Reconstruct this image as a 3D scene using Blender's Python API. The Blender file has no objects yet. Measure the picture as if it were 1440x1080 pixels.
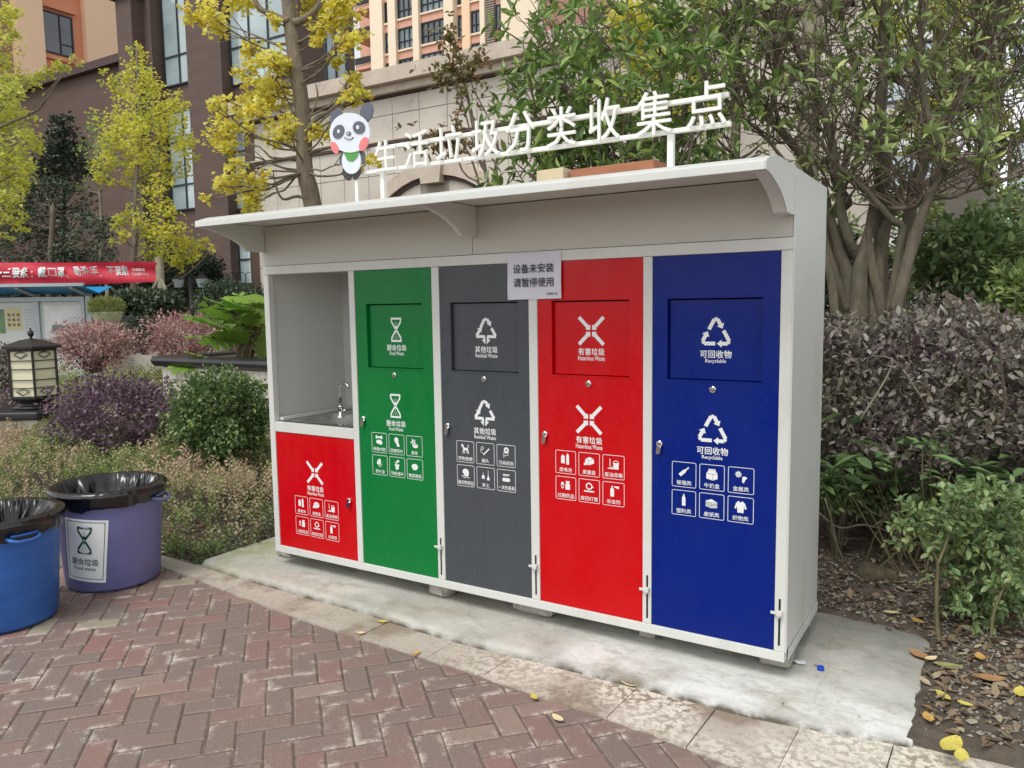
import bpy, math, random
import numpy as np
from mathutils import Vector, Matrix, noise as mnoise

scn = bpy.context.scene
COL = scn.collection
# ------------------------------------------------------------------ camera
CAM = Vector((3.79539, -3.26616, 1.59442)); YAW, PIT, ROL, FPX = 0.556310, 0.100026, -0.0144678, 1099.05
FW = Vector((-math.sin(YAW)*math.cos(PIT), math.cos(YAW)*math.cos(PIT), -math.sin(PIT)))
_r = Vector((math.cos(YAW), math.sin(YAW), 0)); _u = _r.cross(FW)
RT = math.cos(ROL)*_r + math.sin(ROL)*_u; UP = -math.sin(ROL)*_r + math.cos(ROL)*_u
cd = bpy.data.cameras.new('camera'); cam = bpy.data.objects.new('camera', cd); COL.objects.link(cam)
cd.sensor_width = 36; cd.lens = 36*FPX/1440; cd.clip_start = .05; cd.clip_end = 1500
cam.matrix_world = Matrix(((RT.x, UP.x, -FW.x, CAM.x), (RT.y, UP.y, -FW.y, CAM.y), (RT.z, UP.z, -FW.z, CAM.z), (0, 0, 0, 1)))
scn.camera = cam
# ------------------------------------------------------------------ world, sun, exposure
SUN_EL, SUN_AZ = math.radians(60), math.radians(188)      # azimuth clockwise from +y
w = bpy.data.worlds.new('World'); scn.world = w; w.use_nodes = True
wt = w.node_tree; wt.nodes.clear()
sky = wt.nodes.new('ShaderNodeTexSky'); sky.sky_type = 'NISHITA'; sky.sun_disc = False
sky.sun_elevation = SUN_EL; sky.sun_rotation = SUN_AZ; sky.air_density = 1.0; sky.dust_density = 1.0; sky.ozone_density = 1.0
hs = wt.nodes.new('ShaderNodeHueSaturation'); hs.inputs['Saturation'].default_value = .10
bg = wt.nodes.new('ShaderNodeBackground'); bg.inputs['Strength'].default_value = .15
wo = wt.nodes.new('ShaderNodeOutputWorld')
wt.links.new(sky.outputs[0], hs.inputs['Color']); wt.links.new(hs.outputs[0], bg.inputs['Color']); wt.links.new(bg.outputs[0], wo.inputs['Surface'])
sd = bpy.data.lights.new('sun', 'SUN'); so = bpy.data.objects.new('sun', sd); COL.objects.link(so)
sd.energy = 1.3; sd.angle = math.radians(25); sd.color = (1, .975, .94)
sdir = Vector((math.sin(SUN_AZ)*math.cos(SUN_EL), math.cos(SUN_AZ)*math.cos(SUN_EL), math.sin(SUN_EL)))
so.rotation_euler = sdir.to_track_quat('Z', 'Y').to_euler()
scn.view_settings.view_transform = 'Standard'; scn.view_settings.look = 'None'
scn.view_settings.exposure = 0.5; scn.view_settings.gamma = 1; scn.view_settings.use_curve_mapping = False
scn.cycles.use_denoising = True; scn.cycles.max_bounces = 6

# ------------------------------------------------------------------ helpers
def ray(x, y): return FW*FPX + RT*(x-720) - UP*(y-540)
def PZ(x, y, z=0.): d = ray(x, y); return CAM + d*((z-CAM.z)/d.z)
def PY(x, y, Y): d = ray(x, y); return CAM + d*((Y-CAM.y)/d.y)
def PX(x, y, X): d = ray(x, y); return CAM + d*((X-CAM.x)/d.x)
def PD(x, y, D): return CAM + ray(x, y)*(D/FPX)
def proj(P): d = Vector(P)-CAM; k = d.dot(FW); return (720+FPX*d.dot(RT)/k, 540-FPX*d.dot(UP)/k, k)

def lin(c): return tuple(((v/255)/12.92 if v/255 <= .04045 else ((v/255+.055)/1.055)**2.4) for v in c)
def mat_base(name):
    m = bpy.data.materials.new(name); m.use_nodes = True
    nt = m.node_tree; return m, nt, nt.nodes['Principled BSDF']
def N(nt, t, **kw):
    n = nt.nodes.new(t)
    for k, v in kw.items():
        if k in n.bl_rna.properties: setattr(n, k, v)
        else: n.inputs[k.replace('_', ' ')].default_value = v
    return n
def coords(nt, obj=False):
    if obj: return N(nt, 'ShaderNodeTexCoord').outputs['Object']
    return N(nt, 'ShaderNodeNewGeometry').outputs['Position']
def noise_fac(nt, co, scale, lo=.3, hi=.7, detail=5, rough=.6, vscale=None):
    if vscale:
        mp = N(nt, 'ShaderNodeMapping'); mp.inputs['Scale'].default_value = vscale
        nt.links.new(co, mp.inputs['Vector']); co = mp.outputs[0]
    n = N(nt, 'ShaderNodeTexNoise', Scale=scale, Detail=detail, Roughness=rough)
    nt.links.new(co, n.inputs['Vector'])
    r = N(nt, 'ShaderNodeMapRange'); r.inputs[1].default_value = lo; r.inputs[2].default_value = hi
    nt.links.new(n.outputs['Fac'], r.inputs[0]); return r.outputs[0]
def mixc(nt, fac, a, b, mode='MIX'):
    m = N(nt, 'ShaderNodeMix', data_type='RGBA', blend_type=mode)
    if isinstance(fac, (int, float)): m.inputs[0].default_value = fac
    else: nt.links.new(fac, m.inputs[0])
    for i, v in ((6, a), (7, b)):
        if isinstance(v, tuple): m.inputs[i].default_value = (*v[:3], 1)
        else: nt.links.new(v, m.inputs[i])
    return m.outputs[2]
def mth(nt, op, a, b=0.):
    m = N(nt, 'ShaderNodeMath', operation=op)
    for i, v in ((0, a), (1, b)):
        if isinstance(v, (int, float)): m.inputs[i].default_value = v
        else: nt.links.new(v, m.inputs[i])
    return m.outputs[0]
def add_bump(nt, b, h, strength=.3, dist=.01):
    bp = N(nt, 'ShaderNodeBump', Strength=strength, Distance=dist)
    nt.links.new(h, bp.inputs['Height']); nt.links.new(bp.outputs[0], b.inputs['Normal'])
def M(name, rgb, rough=.6, metal=0., var=.12, scale=3., bump=0., bscale=60., bdist=.005, dirt=None, dscale=2., dlo=.55, dhi=.75, spec=.5, vs=None):  # procedural paint / stone / plastic
    m, nt, b = mat_base(name); c = lin(rgb); co = coords(nt)
    f = noise_fac(nt, co, scale, vscale=vs)
    col = mixc(nt, f, tuple(v*(1-var) for v in c), tuple(min(1, v*(1+var)) for v in c))
    if dirt:
        f2 = noise_fac(nt, co, dscale, dlo, dhi, 8, .7, vs)
        col = mixc(nt, mth(nt, 'MULTIPLY', f2, .7), col, lin(dirt))
    nt.links.new(col, b.inputs['Base Color'])
    b.inputs['Roughness'].default_value = rough; b.inputs['Metallic'].default_value = metal
    if name.endswith('_door'):
        nt.links.new(mth(nt, 'ADD', mth(nt, 'MULTIPLY', noise_fac(nt, co, 5, .4, .7, 8, .75, (1, 1, .4)), .28), rough-.06), b.inputs['Roughness'])
    b.inputs['Specular IOR Level'].default_value = spec
    if bump:
        n = N(nt, 'ShaderNodeTexNoise', Scale=bscale, Detail=6., Roughness=.65); nt.links.new(co, n.inputs['Vector'])
        add_bump(nt, b, n.outputs['Fac'], bump, bdist)
    return m
def leafmat(name, cols, rough=.45, trans=.3, objrand=False, spec=.4):
    m, nt, b = mat_base(name)
    if objrand: src = N(nt, 'ShaderNodeObjectInfo').outputs['Random']
    else: src = N(nt, 'ShaderNodeAttribute', attribute_name='rnd').outputs['Fac']
    r = N(nt, 'ShaderNodeValToRGB'); el = r.color_ramp.elements
    n = len(cols); el[0].position = 0; el[0].color = (*lin(cols[0]), 1); el[1].position = 1; el[1].color = (*lin(cols[-1]), 1)
    for i in range(1, n-1):
        e = el.new(i/(n-1)); e.color = (*lin(cols[i]), 1)
    nt.links.new(src, r.inputs[0]); nt.links.new(r.outputs[0], b.inputs['Base Color'])
    b.inputs['Roughness'].default_value = rough; b.inputs['Specular IOR Level'].default_value = spec
    t = N(nt, 'ShaderNodeBsdfTranslucent'); nt.links.new(r.outputs[0], t.inputs['Color'])
    mx = N(nt, 'ShaderNodeMixShader'); mx.inputs[0].default_value = trans
    out = nt.nodes['Material Output']
    nt.links.new(b.outputs[0], mx.inputs[1]); nt.links.new(t.outputs[0], mx.inputs[2]); nt.links.new(mx.outputs[0], out.inputs['Surface'])
    return m

def link(o, parent=None):
    COL.objects.link(o)
    if parent is not None:
        o.parent = parent
        o.matrix_parent_inverse = parent.matrix_basis.inverted()
    return o
def tag(o, label=None, cat=None, group=None, kind=None):
    if label: o['label'] = label
    if cat: o['category'] = cat
    if group: o['group'] = group
    if kind: o['kind'] = kind
    return o
def thing(name, label, cat, loc=(0, 0, 0), group=None):
    o = bpy.data.objects.new(name, None); o.location = loc; o.empty_display_size = .1; COL.objects.link(o)
    return tag(o, label, cat, group)

class MB:
    def __init__(s): s.v = []; s.f = []
    def add(s, vs, fs):
        k = len(s.v); s.v += [tuple(v) for v in vs]; s.f += [tuple(i+k for i in f) for f in fs]; return s
    def box(s, x0, x1, y0, y1, z0, z1):
        return s.add([(x0,y0,z0),(x1,y0,z0),(x1,y1,z0),(x0,y1,z0),(x0,y0,z1),(x1,y0,z1),(x1,y1,z1),(x0,y1,z1)],
                     [(0,3,2,1),(4,5,6,7),(0,1,5,4),(1,2,6,5),(2,3,7,6),(3,0,4,7)])
    def prism(s, poly, axis, a, b):
        """poly: 2D outline; axis 'x': (y,z), 'y': (x,z), 'z': (x,y); extruded from a to b"""
        mk = {'x': lambda p, t: (t, p[0], p[1]), 'y': lambda p, t: (p[0], t, p[1]), 'z': lambda p, t: (p[0], p[1], t)}[axis]
        n = len(poly)
        return s.add([mk(p, a) for p in poly]+[mk(p, b) for p in poly],
                     [tuple(range(n))[::-1], tuple(range(n, 2*n))]+[(i, (i+1) % n, (i+1) % n+n, i+n) for i in range(n)])
    def tube(s, pts, rad, n=8, cap=True):
        pts = [Vector(p) for p in pts]
        if not isinstance(rad, (list, tuple)): rad = [rad]*len(pts)
        k0 = len(s.v); ref = None
        for i, p in enumerate(pts):
            d = (pts[min(i+1, len(pts)-1)]-pts[max(i-1, 0)])
            d = d.normalized() if d.length > 1e-9 else Vector((0, 0, 1))
            if ref is None:
                ref = d.orthogonal().normalized()
            ref = (ref - d*ref.dot(d)); ref = ref.normalized() if ref.length > 1e-6 else d.orthogonal().normalized()
            q = d.cross(ref)
            for j in range(n):
                a = 2*math.pi*j/n; s.v.append(tuple(p+(ref*math.cos(a)+q*math.sin(a))*rad[i]))
        for i in range(len(pts)-1):
            for j in range(n):
                a = k0+i*n+j; b = k0+i*n+(j+1) % n; s.f.append((a, b, b+n, a+n))
        if cap:
            s.f.append(tuple(range(k0, k0+n))[::-1]); s.f.append(tuple(range(k0+(len(pts)-1)*n, k0+len(pts)*n)))
        return s
    def lathe(s, prof, n=32, c=(0, 0, 0), fn=None, caps=False, a0=0.):
        k0 = len(s.v)
        for i, (r, z) in enumerate(prof):
            for j in range(n):
                a = a0+2*math.pi*j/n; rr, zz = (r, z) if fn is None else fn(r, z, a, i)
                s.v.append((c[0]+rr*math.cos(a), c[1]+rr*math.sin(a), c[2]+zz))
        for i in range(len(prof)-1):
            for j in range(n):
                a = k0+i*n+j; b = k0+i*n+(j+1) % n; s.f.append((a, b, b+n, a+n))
        if caps:
            s.f.append(tuple(range(k0, k0+n))[::-1]); s.f.append(tuple(range(k0+(len(prof)-1)*n, k0+len(prof)*n)))
        return s
    def build(s, name, mat, parent=None, smooth=False, bevel=0., kind=None, label=None, sub=0):
        me = bpy.data.meshes.new(name); me.from_pydata(s.v, [], s.f); me.update()
        o = bpy.data.objects.new(name, me)
        if mat: me.materials.append(mat)
        if smooth: me.shade_smooth()
        if bevel:
            bm = o.modifiers.new('bevel', 'BEVEL'); bm.width = bevel; bm.segments = 2; bm.limit_method = 'ANGLE'
            me.shade_smooth(); wn = o.modifiers.new('wn', 'WEIGHTED_NORMAL'); wn.keep_sharp = True
        if sub:
            sm = o.modifiers.new('sub', 'SUBSURF'); sm.levels = sub; sm.render_levels = sub; me.shade_smooth()
        if kind: o['kind'] = kind
        if label: o['label'] = label
        return link(o, parent)
def B(name, mat, parent, x0, x1, y0, y1, z0, z1, bevel=0., **k): return MB().box(x0, x1, y0, y1, z0, z1).build(name, mat, parent, bevel=bevel, **k)
def inst(name, me, parent, loc, rot=(0, 0, 0), scale=(1, 1, 1)):
    o = bpy.data.objects.new(name, me); link(o, parent); o.location = loc; o.rotation_euler = rot; o.scale = scale; return o

# text as mesh, in the XZ plane facing -y, centred on (cx, cz) at y
def text_verts(body, w=None, h=None, bold=0., extrude=0., spacing=1.0, res=2):
    bold0 = bold if not extrude else 0
    c = bpy.data.curves.new('t', 'FONT'); c.body = body; c.offset = 0 if bold0 else bold; c.extrude = extrude; c.space_character = spacing
    c.resolution_u = res
    o = bpy.data.objects.new('t', c); COL.objects.link(o)
    dg = bpy.context.evaluated_depsgraph_get(); me = bpy.data.meshes.new_from_object(o.evaluated_get(dg))
    V = np.array([v.co[:] for v in me.vertices]); F = [tuple(p.vertices) for p in me.polygons]
    bpy.data.objects.remove(o); bpy.data.curves.remove(c); bpy.data.meshes.remove(me)
    if bold0:
        k = len(V); V0 = V; F0 = F; V = [V0]; F = list(F0)
        for q, (dx, dy) in enumerate(((bold0, 0), (-bold0, 0), (0, bold0*.7), (0, -bold0*.7))):
            V.append(V0+np.array([dx, dy, 0])); F += [tuple(i+k*(q+1) for i in f) for f in F0]
        V = np.concatenate(V)
    lo = V.min(0); hi = V.max(0); V = V-(lo+hi)/2; sz = hi-lo
    if bold0:
        for q in range(5): V[q*k:(q+1)*k, 2] += q*4e-5
    sx = w/sz[0] if w else None; sy = h/sz[1] if h else None
    sx = sx or sy; sy = sy or sx
    V[:, 0] *= sx; V[:, 1] *= sy; return V, F
def text_obj(body, name, mat, parent, cx, cz, y, w=None, h=None, bold=0., extrude=0., spacing=1.0, res=2, fn=None):
    V, F = text_verts(body, w, h, bold, extrude, spacing, res)
    P = [(cx+a, y-c, cz+b) for a, b, c in V]
    if fn: P = [fn(p) for p in P]
    m = MB(); m.v = P; m.f = F; return m.build(name, mat, parent)

# ---- leaves -------------------------------------------------------
OVAL = (np.array([(0,0,0),(-.24,.33,.07),(-.2,.7,.06),(0,1,-.06),(.2,.7,.06),(.24,.33,.07)]), [(0,3,2,1),(0,5,4,3)])
LANCE = (np.array([(0,0,0),(-.15,.3,.05),(-.14,.65,.03),(0,1,-.12),(.14,.65,.03),(.15,.3,.05)]), [(0,3,2,1),(0,5,4,3)])
DIAM = (np.array([(0,0,0),(-.3,.5,.08),(0,1,0),(.3,.5,.08)]), [(0,2,1),(0,3,2)])
FAN = (np.array([(0,0,0),(-.48,.62,.1),(-.22,.92,.04),(0,.78,-.03),(.22,.92,.04),(.48,.62,.1)]), [(0,3,2,1),(0,5,4,3)])
RNG = np.random.default_rng(7)
def frames(n, D=None, up=.6, rng=RNG):
    """axes X,Y(long),Z(normal) per leaf"""
    if D is None: D = rng.normal(size=(n, 3)); D[:, 2] *= .6
    D = D/np.linalg.norm(D, axis=1, keepdims=True)
    Z = rng.normal(size=(n, 3)); Z[:, 2] += up*3
    X = np.cross(D, Z); X /= np.linalg.norm(X, axis=1, keepdims=True)+1e-9
    Z = np.cross(X, D); return X, D, Z
def raw_mesh(name, V, F, rnd=None, mat=None):
    me = bpy.data.meshes.new(name); me.vertices.add(len(V)); me.vertices.foreach_set('co', V.astype(np.float32).ravel())
    k = F.shape[1]; me.loops.add(F.size); me.polygons.add(len(F))
    me.loops.foreach_set('vertex_index', F.astype(np.int32).ravel())
    me.polygons.foreach_set('loop_start', np.arange(0, F.size, k, dtype=np.int32))
    me.update(calc_edges=True)
    if rnd is not None:
        a = me.attributes.new('rnd', 'FLOAT', 'FACE'); a.data.foreach_set('value', rnd.astype(np.float32))
    if mat: me.materials.append(mat)
    return me
def leaf_cloud(name, P, size, mat, parent, tmpl=DIAM, D=None, up=.6, rnd=None, kind='stuff', parts=0, partmat=None, rng=RNG, jitter=.3):
    P = np.asarray(P, float); n = len(P)
    S = size*(1+jitter*rng.uniform(-1, 1, n)); X, Y, Z = frames(n, D, up, rng)
    if rnd is None: rnd = rng.random(n)
    if parts:
        d = np.linalg.norm(P-np.array(CAM), axis=1)
        fwd = (P-np.array(CAM))@np.array(FW); px = 720+FPX*((P-np.array(CAM))@np.array(RT))/fwd; py = 540-FPX*((P-np.array(CAM))@np.array(UP))/fwd
        d = np.where((px < -10) | (px > 1450) | (py < -10) | (py > 1090), 1e6, d/S*np.median(S))
        order = np.argsort(d); sel = order[:parts]; rest = order[parts:]
        me = raw_mesh('leaf', tmpl[0], np.array(tmpl[1]), None, partmat or mat)
        for i in sel:
            o = bpy.data.objects.new('leaf', me); link(o, parent); s = S[i]
            o.matrix_basis = Matrix(((X[i,0]*s, Y[i,0]*s, Z[i,0]*s, P[i,0]), (X[i,1]*s, Y[i,1]*s, Z[i,1]*s, P[i,1]), (X[i,2]*s, Y[i,2]*s, Z[i,2]*s, P[i,2]), (0,0,0,1)))
        P, S, X, Y, Z, rnd = P[rest], S[rest], X[rest], Y[rest], Z[rest], rnd[rest]; n = len(P)
        if n == 0: return None
    T, F = tmpl; k = len(T)
    V = P[:, None, :] + (X[:, None, :]*T[None, :, 0:1] + Y[:, None, :]*T[None, :, 1:2] + Z[:, None, :]*T[None, :, 2:3])*S[:, None, None]
    FF = (np.arange(n)[:, None, None]*k + np.array(F)[None]).reshape(-1, len(F[0]))
    me = raw_mesh(name, V.reshape(-1, 3), FF, np.repeat(rnd, len(F)), mat)
    o = bpy.data.objects.new(name, me)
    if kind: o['kind'] = kind
    return link(o, parent)
def ball(n, c, r, rng=RNG, shell=0.):
    d = rng.normal(size=(n, 3)); d /= np.linalg.norm(d, axis=1, keepdims=True)
    u = rng.random(n)**(1/3); u = shell+(1-shell)*u
    return np.array(c)[None]+d*u[:, None]*np.array(r)[None], d
def bez(a, b, lift, n=6, rng=None, wob=0.):
    a = Vector(a); b = Vector(b); m = (a+b)/2+Vector((0, 0, lift)); out = []
    for i in range(n+1):
        t = i/n; p = a*(1-t)**2+m*2*t*(1-t)+b*t*t
        if wob and 0 < i < n: p += Vector([random.uniform(-wob, wob) for _ in range(3)])
        out.append(p)
    return out
def pxpath(pts, depth): # pts: (px,py[,depth])
    return [PD(p[0], p[1], p[2] if len(p) > 2 else depth) for p in pts]
def rpath(pts, r0, r1): n = len(pts); return [r0+(r1-r0)*i/(n-1) for i in range(n)]
def smooth_path(P, k=3):
    out = []; n = len(P)
    for i in range(n-1):
        p0 = P[max(i-1, 0)]; p1 = P[i]; p2 = P[i+1]; p3 = P[min(i+2, n-1)]
        for j in range(k):
            t = j/k; out.append(.5*((2*p1)+(p2-p0)*t+(2*p0-5*p1+4*p2-p3)*t*t+(3*p1-p0-3*p2+p3)*t**3))
    out.append(P[-1]); return out

# ------------------------------------------------------------------ materials
m_white = M('white_paint', (212, 214, 208), .38, var=.04, scale=2, dirt=(180, 178, 166), dscale=4, dlo=.52, dhi=.8, vs=(1, 1, .35), bump=.06, bscale=3, bdist=.02)
m_whitein = M('white_inner', (205, 205, 200), .5, var=.03)
m_soffit = M('fascia_paint', (196, 194, 184), .45, var=.03, scale=1.5, vs=(.3, 1, 3))
m_green = M('green_door', (2, 118, 54), .28, var=.06, scale=1.2, spec=.32, bump=.12, bscale=2.2, bdist=.02, dirt=(60, 140, 96), dscale=9, dlo=.62, dhi=1.15)
m_grey = M('grey_door', (70, 75, 80), .3, var=.06, scale=1.2, spec=.4, bump=.12, bscale=2.2, bdist=.02, dirt=(104, 108, 112), dscale=9, dlo=.62, dhi=1.15)
m_red = M('red_door', (198, 2, 14), .28, var=.05, scale=1.2, spec=.3, bump=.12, bscale=2.2, bdist=.02, dirt=(206, 60, 62), dscale=9, dlo=.62, dhi=1.15)
m_blue = M('blue_door', (0, 31, 119), .28, var=.05, scale=1.2, spec=.22, bump=.12, bscale=2.2, bdist=.02, dirt=(46, 68, 136), dscale=9, dlo=.62, dhi=1.15)
m_print = M('white_print', (232, 236, 234), .5, var=.02)
m_steel = M('steel', (190, 190, 186), .25, metal=1., var=.1, scale=8)
m_chrome = M('chrome', (225, 225, 225), .12, metal=1., var=.03)
m_black = M('black_slot', (18, 18, 20), .7)
m_paper = M('paper', (214, 214, 224), .7, var=.03, scale=4)
m_ink = M('ink', (40, 40, 58), .7)
m_stone = M('rubble_stone', (172, 168, 158), .9, var=.25, scale=14, bump=.8, bscale=50, bdist=.01, dirt=(110, 106, 98), dscale=12)
m_wood = M('old_board', (168, 112, 82), .75, var=.15, scale=5, vs=(1, 8, 8))
m_woodpale = M('pale_board', (214, 196, 164), .75, var=.12, scale=8)
m_darkmetal = M('dark_metal', (34, 34, 36), .5, var=.15)
m_soil = M('soil', (94, 85, 74), .95, var=.4, scale=9, bump=1, bscale=30, bdist=.03, dirt=(118, 110, 98), dscale=14, dlo=.5, dhi=.7)

def concrete_mat():
    m, nt, b = mat_base('concrete'); co = coords(nt)
    base = mixc(nt, noise_fac(nt, co, 2.2, .3, .7, 8, .7), lin((150, 149, 141)), lin((206, 204, 195)))
    base = mixc(nt, mth(nt, 'MULTIPLY', noise_fac(nt, co, 1.1, .5, .68, 8, .7, (1, 2, 1)), .6), base, lin((150, 142, 118)))
    sx = N(nt, 'ShaderNodeSeparateXYZ'); nt.links.new(co, sx.inputs[0])
    # newer, whiter cement patched along the front right edge of the pad
    wx = N(nt, 'ShaderNodeMapRange'); wx.inputs[1].default_value = 2.05; wx.inputs[2].default_value = 2.2; nt.links.new(sx.outputs[0], wx.inputs[0])
    wy = N(nt, 'ShaderNodeMapRange'); wy.inputs[1].default_value = .25; wy.inputs[2].default_value = -.05; nt.links.new(sx.outputs[1], wy.inputs[0])
    f = mth(nt, 'MULTIPLY', mth(nt, 'MULTIPLY', wx.outputs[0], wy.outputs[0]), noise_fac(nt, co, 3.0, .36, .56, 6, .7, (1, 1.6, 1)))
    base = mixc(nt, f, base, lin((216, 217, 212)))
    base = mixc(nt, mth(nt, 'MULTIPLY', noise_fac(nt, co, 30, .6, .75, 3), .35), base, lin((120, 116, 108)))
    base = mixc(nt, mth(nt, 'MULTIPLY', noise_fac(nt, co, 4.5, .54, .66, 9, .75, (1, 2.2, 1)), .55), base, lin((132, 128, 118)))
    ed = N(nt, 'ShaderNodeMapRange'); ed.inputs[1].default_value = -.012; ed.inputs[2].default_value = -.034; nt.links.new(sx.outputs[2], ed.inputs[0])
    base = mixc(nt, mth(nt, 'MULTIPLY', ed.outputs[0], mth(nt, 'ADD', noise_fac(nt, co, 9, .4, .6, 5), .25)), base, lin((92, 86, 74)))
    lx = N(nt, 'ShaderNodeMapRange'); lx.inputs[1].default_value = .1; lx.inputs[2].default_value = -.4; nt.links.new(sx.outputs[0], lx.inputs[0])
    base = mixc(nt, mth(nt, 'MULTIPLY', lx.outputs[0], noise_fac(nt, co, 3, .35, .6, 6)), base, lin((142, 146, 108)))
    vo = N(nt, 'ShaderNodeTexVoronoi', feature='DISTANCE_TO_EDGE', Scale=1.1); nz = N(nt, 'ShaderNodeTexNoise', Scale=3., Detail=6.); nt.links.new(co, nz.inputs['Vector']); nt.links.new(mixc(nt, .12, co, nz.outputs['Color']), vo.inputs['Vector'])
    cr = N(nt, 'ShaderNodeMapRange'); cr.inputs[1].default_value = .006; cr.inputs[2].default_value = .001; nt.links.new(vo.outputs['Distance'], cr.inputs[0])
    base = mixc(nt, mth(nt, 'MULTIPLY', cr.outputs[0], .18), base, lin((104, 98, 88)))
    nt.links.new(base, b.inputs['Base Color']); b.inputs['Roughness'].default_value = .9
    n = N(nt, 'ShaderNodeTexNoise', Scale=26., Detail=8., Roughness=.7); nt.links.new(co, n.inputs['Vector'])
    add_bump(nt, b, n.outputs['Fac'], .45, .012); return m
m_conc = concrete_mat()
def band_mat():
    m, nt, b = mat_base('border_granite'); co = coords(nt)
    base = mixc(nt, noise_fac(nt, co, 2.0), lin((160, 151, 138)), lin((186, 178, 164)))
    base = mixc(nt, mth(nt, 'MULTIPLY', noise_fac(nt, co, 2.3, .5, .6, 7), .8), base, lin((134, 118, 98)))
    sx = N(nt, 'ShaderNodeSeparateXYZ'); nt.links.new(co, sx.inputs[0])
    wx = N(nt, 'ShaderNodeMapRange'); wx.inputs[1].default_value = 1.5; wx.inputs[2].default_value = 2.2; nt.links.new(sx.outputs[0], wx.inputs[0])
    spk = noise_fac(nt, co, 34, .44, .54, 5, .7)
    spk2 = noise_fac(nt, co, 1.6, .38, .55, 4)
    f = mth(nt, 'MULTIPLY', mth(nt, 'MULTIPLY', spk, mth(nt, 'ADD', mth(nt, 'MULTIPLY', wx.outputs[0], .85), .12)), spk2)
    base = mixc(nt, f, base, lin((222, 216, 200)))
    base = mixc(nt, mth(nt, 'MULTIPLY', noise_fac(nt, co, 60, .58, .68, 3), .4), base, lin((116, 100, 90)))
    nt.links.new(base, b.inputs['Base Color']); b.inputs['Roughness'].default_value = .8
    n = N(nt, 'ShaderNodeTexNoise', Scale=60., Detail=6.); nt.links.new(co, n.inputs['Vector'])
    add_bump(nt, b, n.outputs['Fac'], .4, .006); return m
m_band = band_mat()
def brick_mat():
    m, nt, b = mat_base('paver_brick'); co = coords(nt); oc = coords(nt, True)
    oi = N(nt, 'ShaderNodeObjectInfo').outputs['Random']
    r = N(nt, 'ShaderNodeValToRGB'); r.color_ramp.interpolation = 'LINEAR'
    el = r.color_ramp.elements; el[0].position = 0; el[0].color = (*lin((122, 108, 102)), 1); el[1].position = 1; el[1].color = (*lin((160, 152, 128)), 1)
    for p, c in ((.25, (126, 112, 103)), (.5, (132, 112, 103)), (.75, (136, 110, 101)), (.93, (143, 108, 99)), (.97, (150, 136, 122)), (.985, (168, 160, 136))):
        e = el.new(p); e.color = (*lin(c), 1)
    nt.links.new(oi, r.inputs[0]); col = r.outputs[0]
    col = mixc(nt, mth(nt, 'MULTIPLY', noise_fac(nt, co, 14, .35, .65, 6), .35), col, lin((126, 110, 104)))
    # pale efflorescence along worn edges (object-space distance to the brick's edge)
    sp = N(nt, 'ShaderNodeSeparateXYZ'); nt.links.new(oc, sp.inputs[0])
    ex = mth(nt, 'SUBTRACT', mth(nt, 'ABSOLUTE', sp.outputs[0]), .085); ey = mth(nt, 'SUBTRACT', mth(nt, 'ABSOLUTE', sp.outputs[1]), .033)
    e = N(nt, 'ShaderNodeMapRange'); e.inputs[1].default_value = -.012; e.inputs[2].default_value = .016; nt.links.new(mth(nt, 'MAXIMUM', ex, ey), e.inputs[0])
    wear = mth(nt, 'MULTIPLY', e.outputs[0], noise_fac(nt, co, 7.5, .53, .62, 7, .75))
    patch = noise_fac(nt, co, 3.3, .62, .72, 9, .75)
    col = mixc(nt, mth(nt, 'MULTIPLY', mth(nt, 'MAXIMUM', wear, patch), .72), col, lin((206, 196, 184)))
    col = mixc(nt, mth(nt, 'MULTIPLY', noise_fac(nt, co, .9, .5, .7, 4), .35), col, lin((122, 110, 100)))
    col = mixc(nt, mth(nt, 'MULTIPLY', noise_fac(nt, co, 120, .6, .7, 2), .3), col, lin((190, 180, 172)))
    nt.links.new(col, b.inputs['Base Color'])
    nt.links.new(mth(nt, 'ADD', mth(nt, 'MULTIPLY', noise_fac(nt, co, 1.2), .25), .55), b.inputs['Roughness'])
    n = N(nt, 'ShaderNodeTexNoise', Scale=45., Detail=8., Roughness=.7); nt.links.new(co, n.inputs['Vector'])
    add_bump(nt, b, n.outputs['Fac'], .5, .006); return m
m_brick = brick_mat()
m_joint = M('joint_sand', (112, 102, 90), .95, var=.3, scale=14, bump=.8, bscale=90, bdist=.008, dirt=(78, 80, 58), dscale=3)

# ------------------------------------------------------------------ ground
g = MB().add([(-400, -300, -.20), (400, -300, -.20), (400, 500, -.20), (-400, 500, -.20)], [(0, 1, 2, 3)]).build('ground', m_soil); tag(g, kind='structure')
def edge_y(x): return -.40-.075*x-.02*math.sin(x*2.1) if x < 3.3 else -.6475-.03*(x-3.3)      # brick / border line
def back_y(x): return -.215-.045*x if x < 1.6 else -.287+.02*(x-1.6)*(x-1.6)                  # border / pad line
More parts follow.
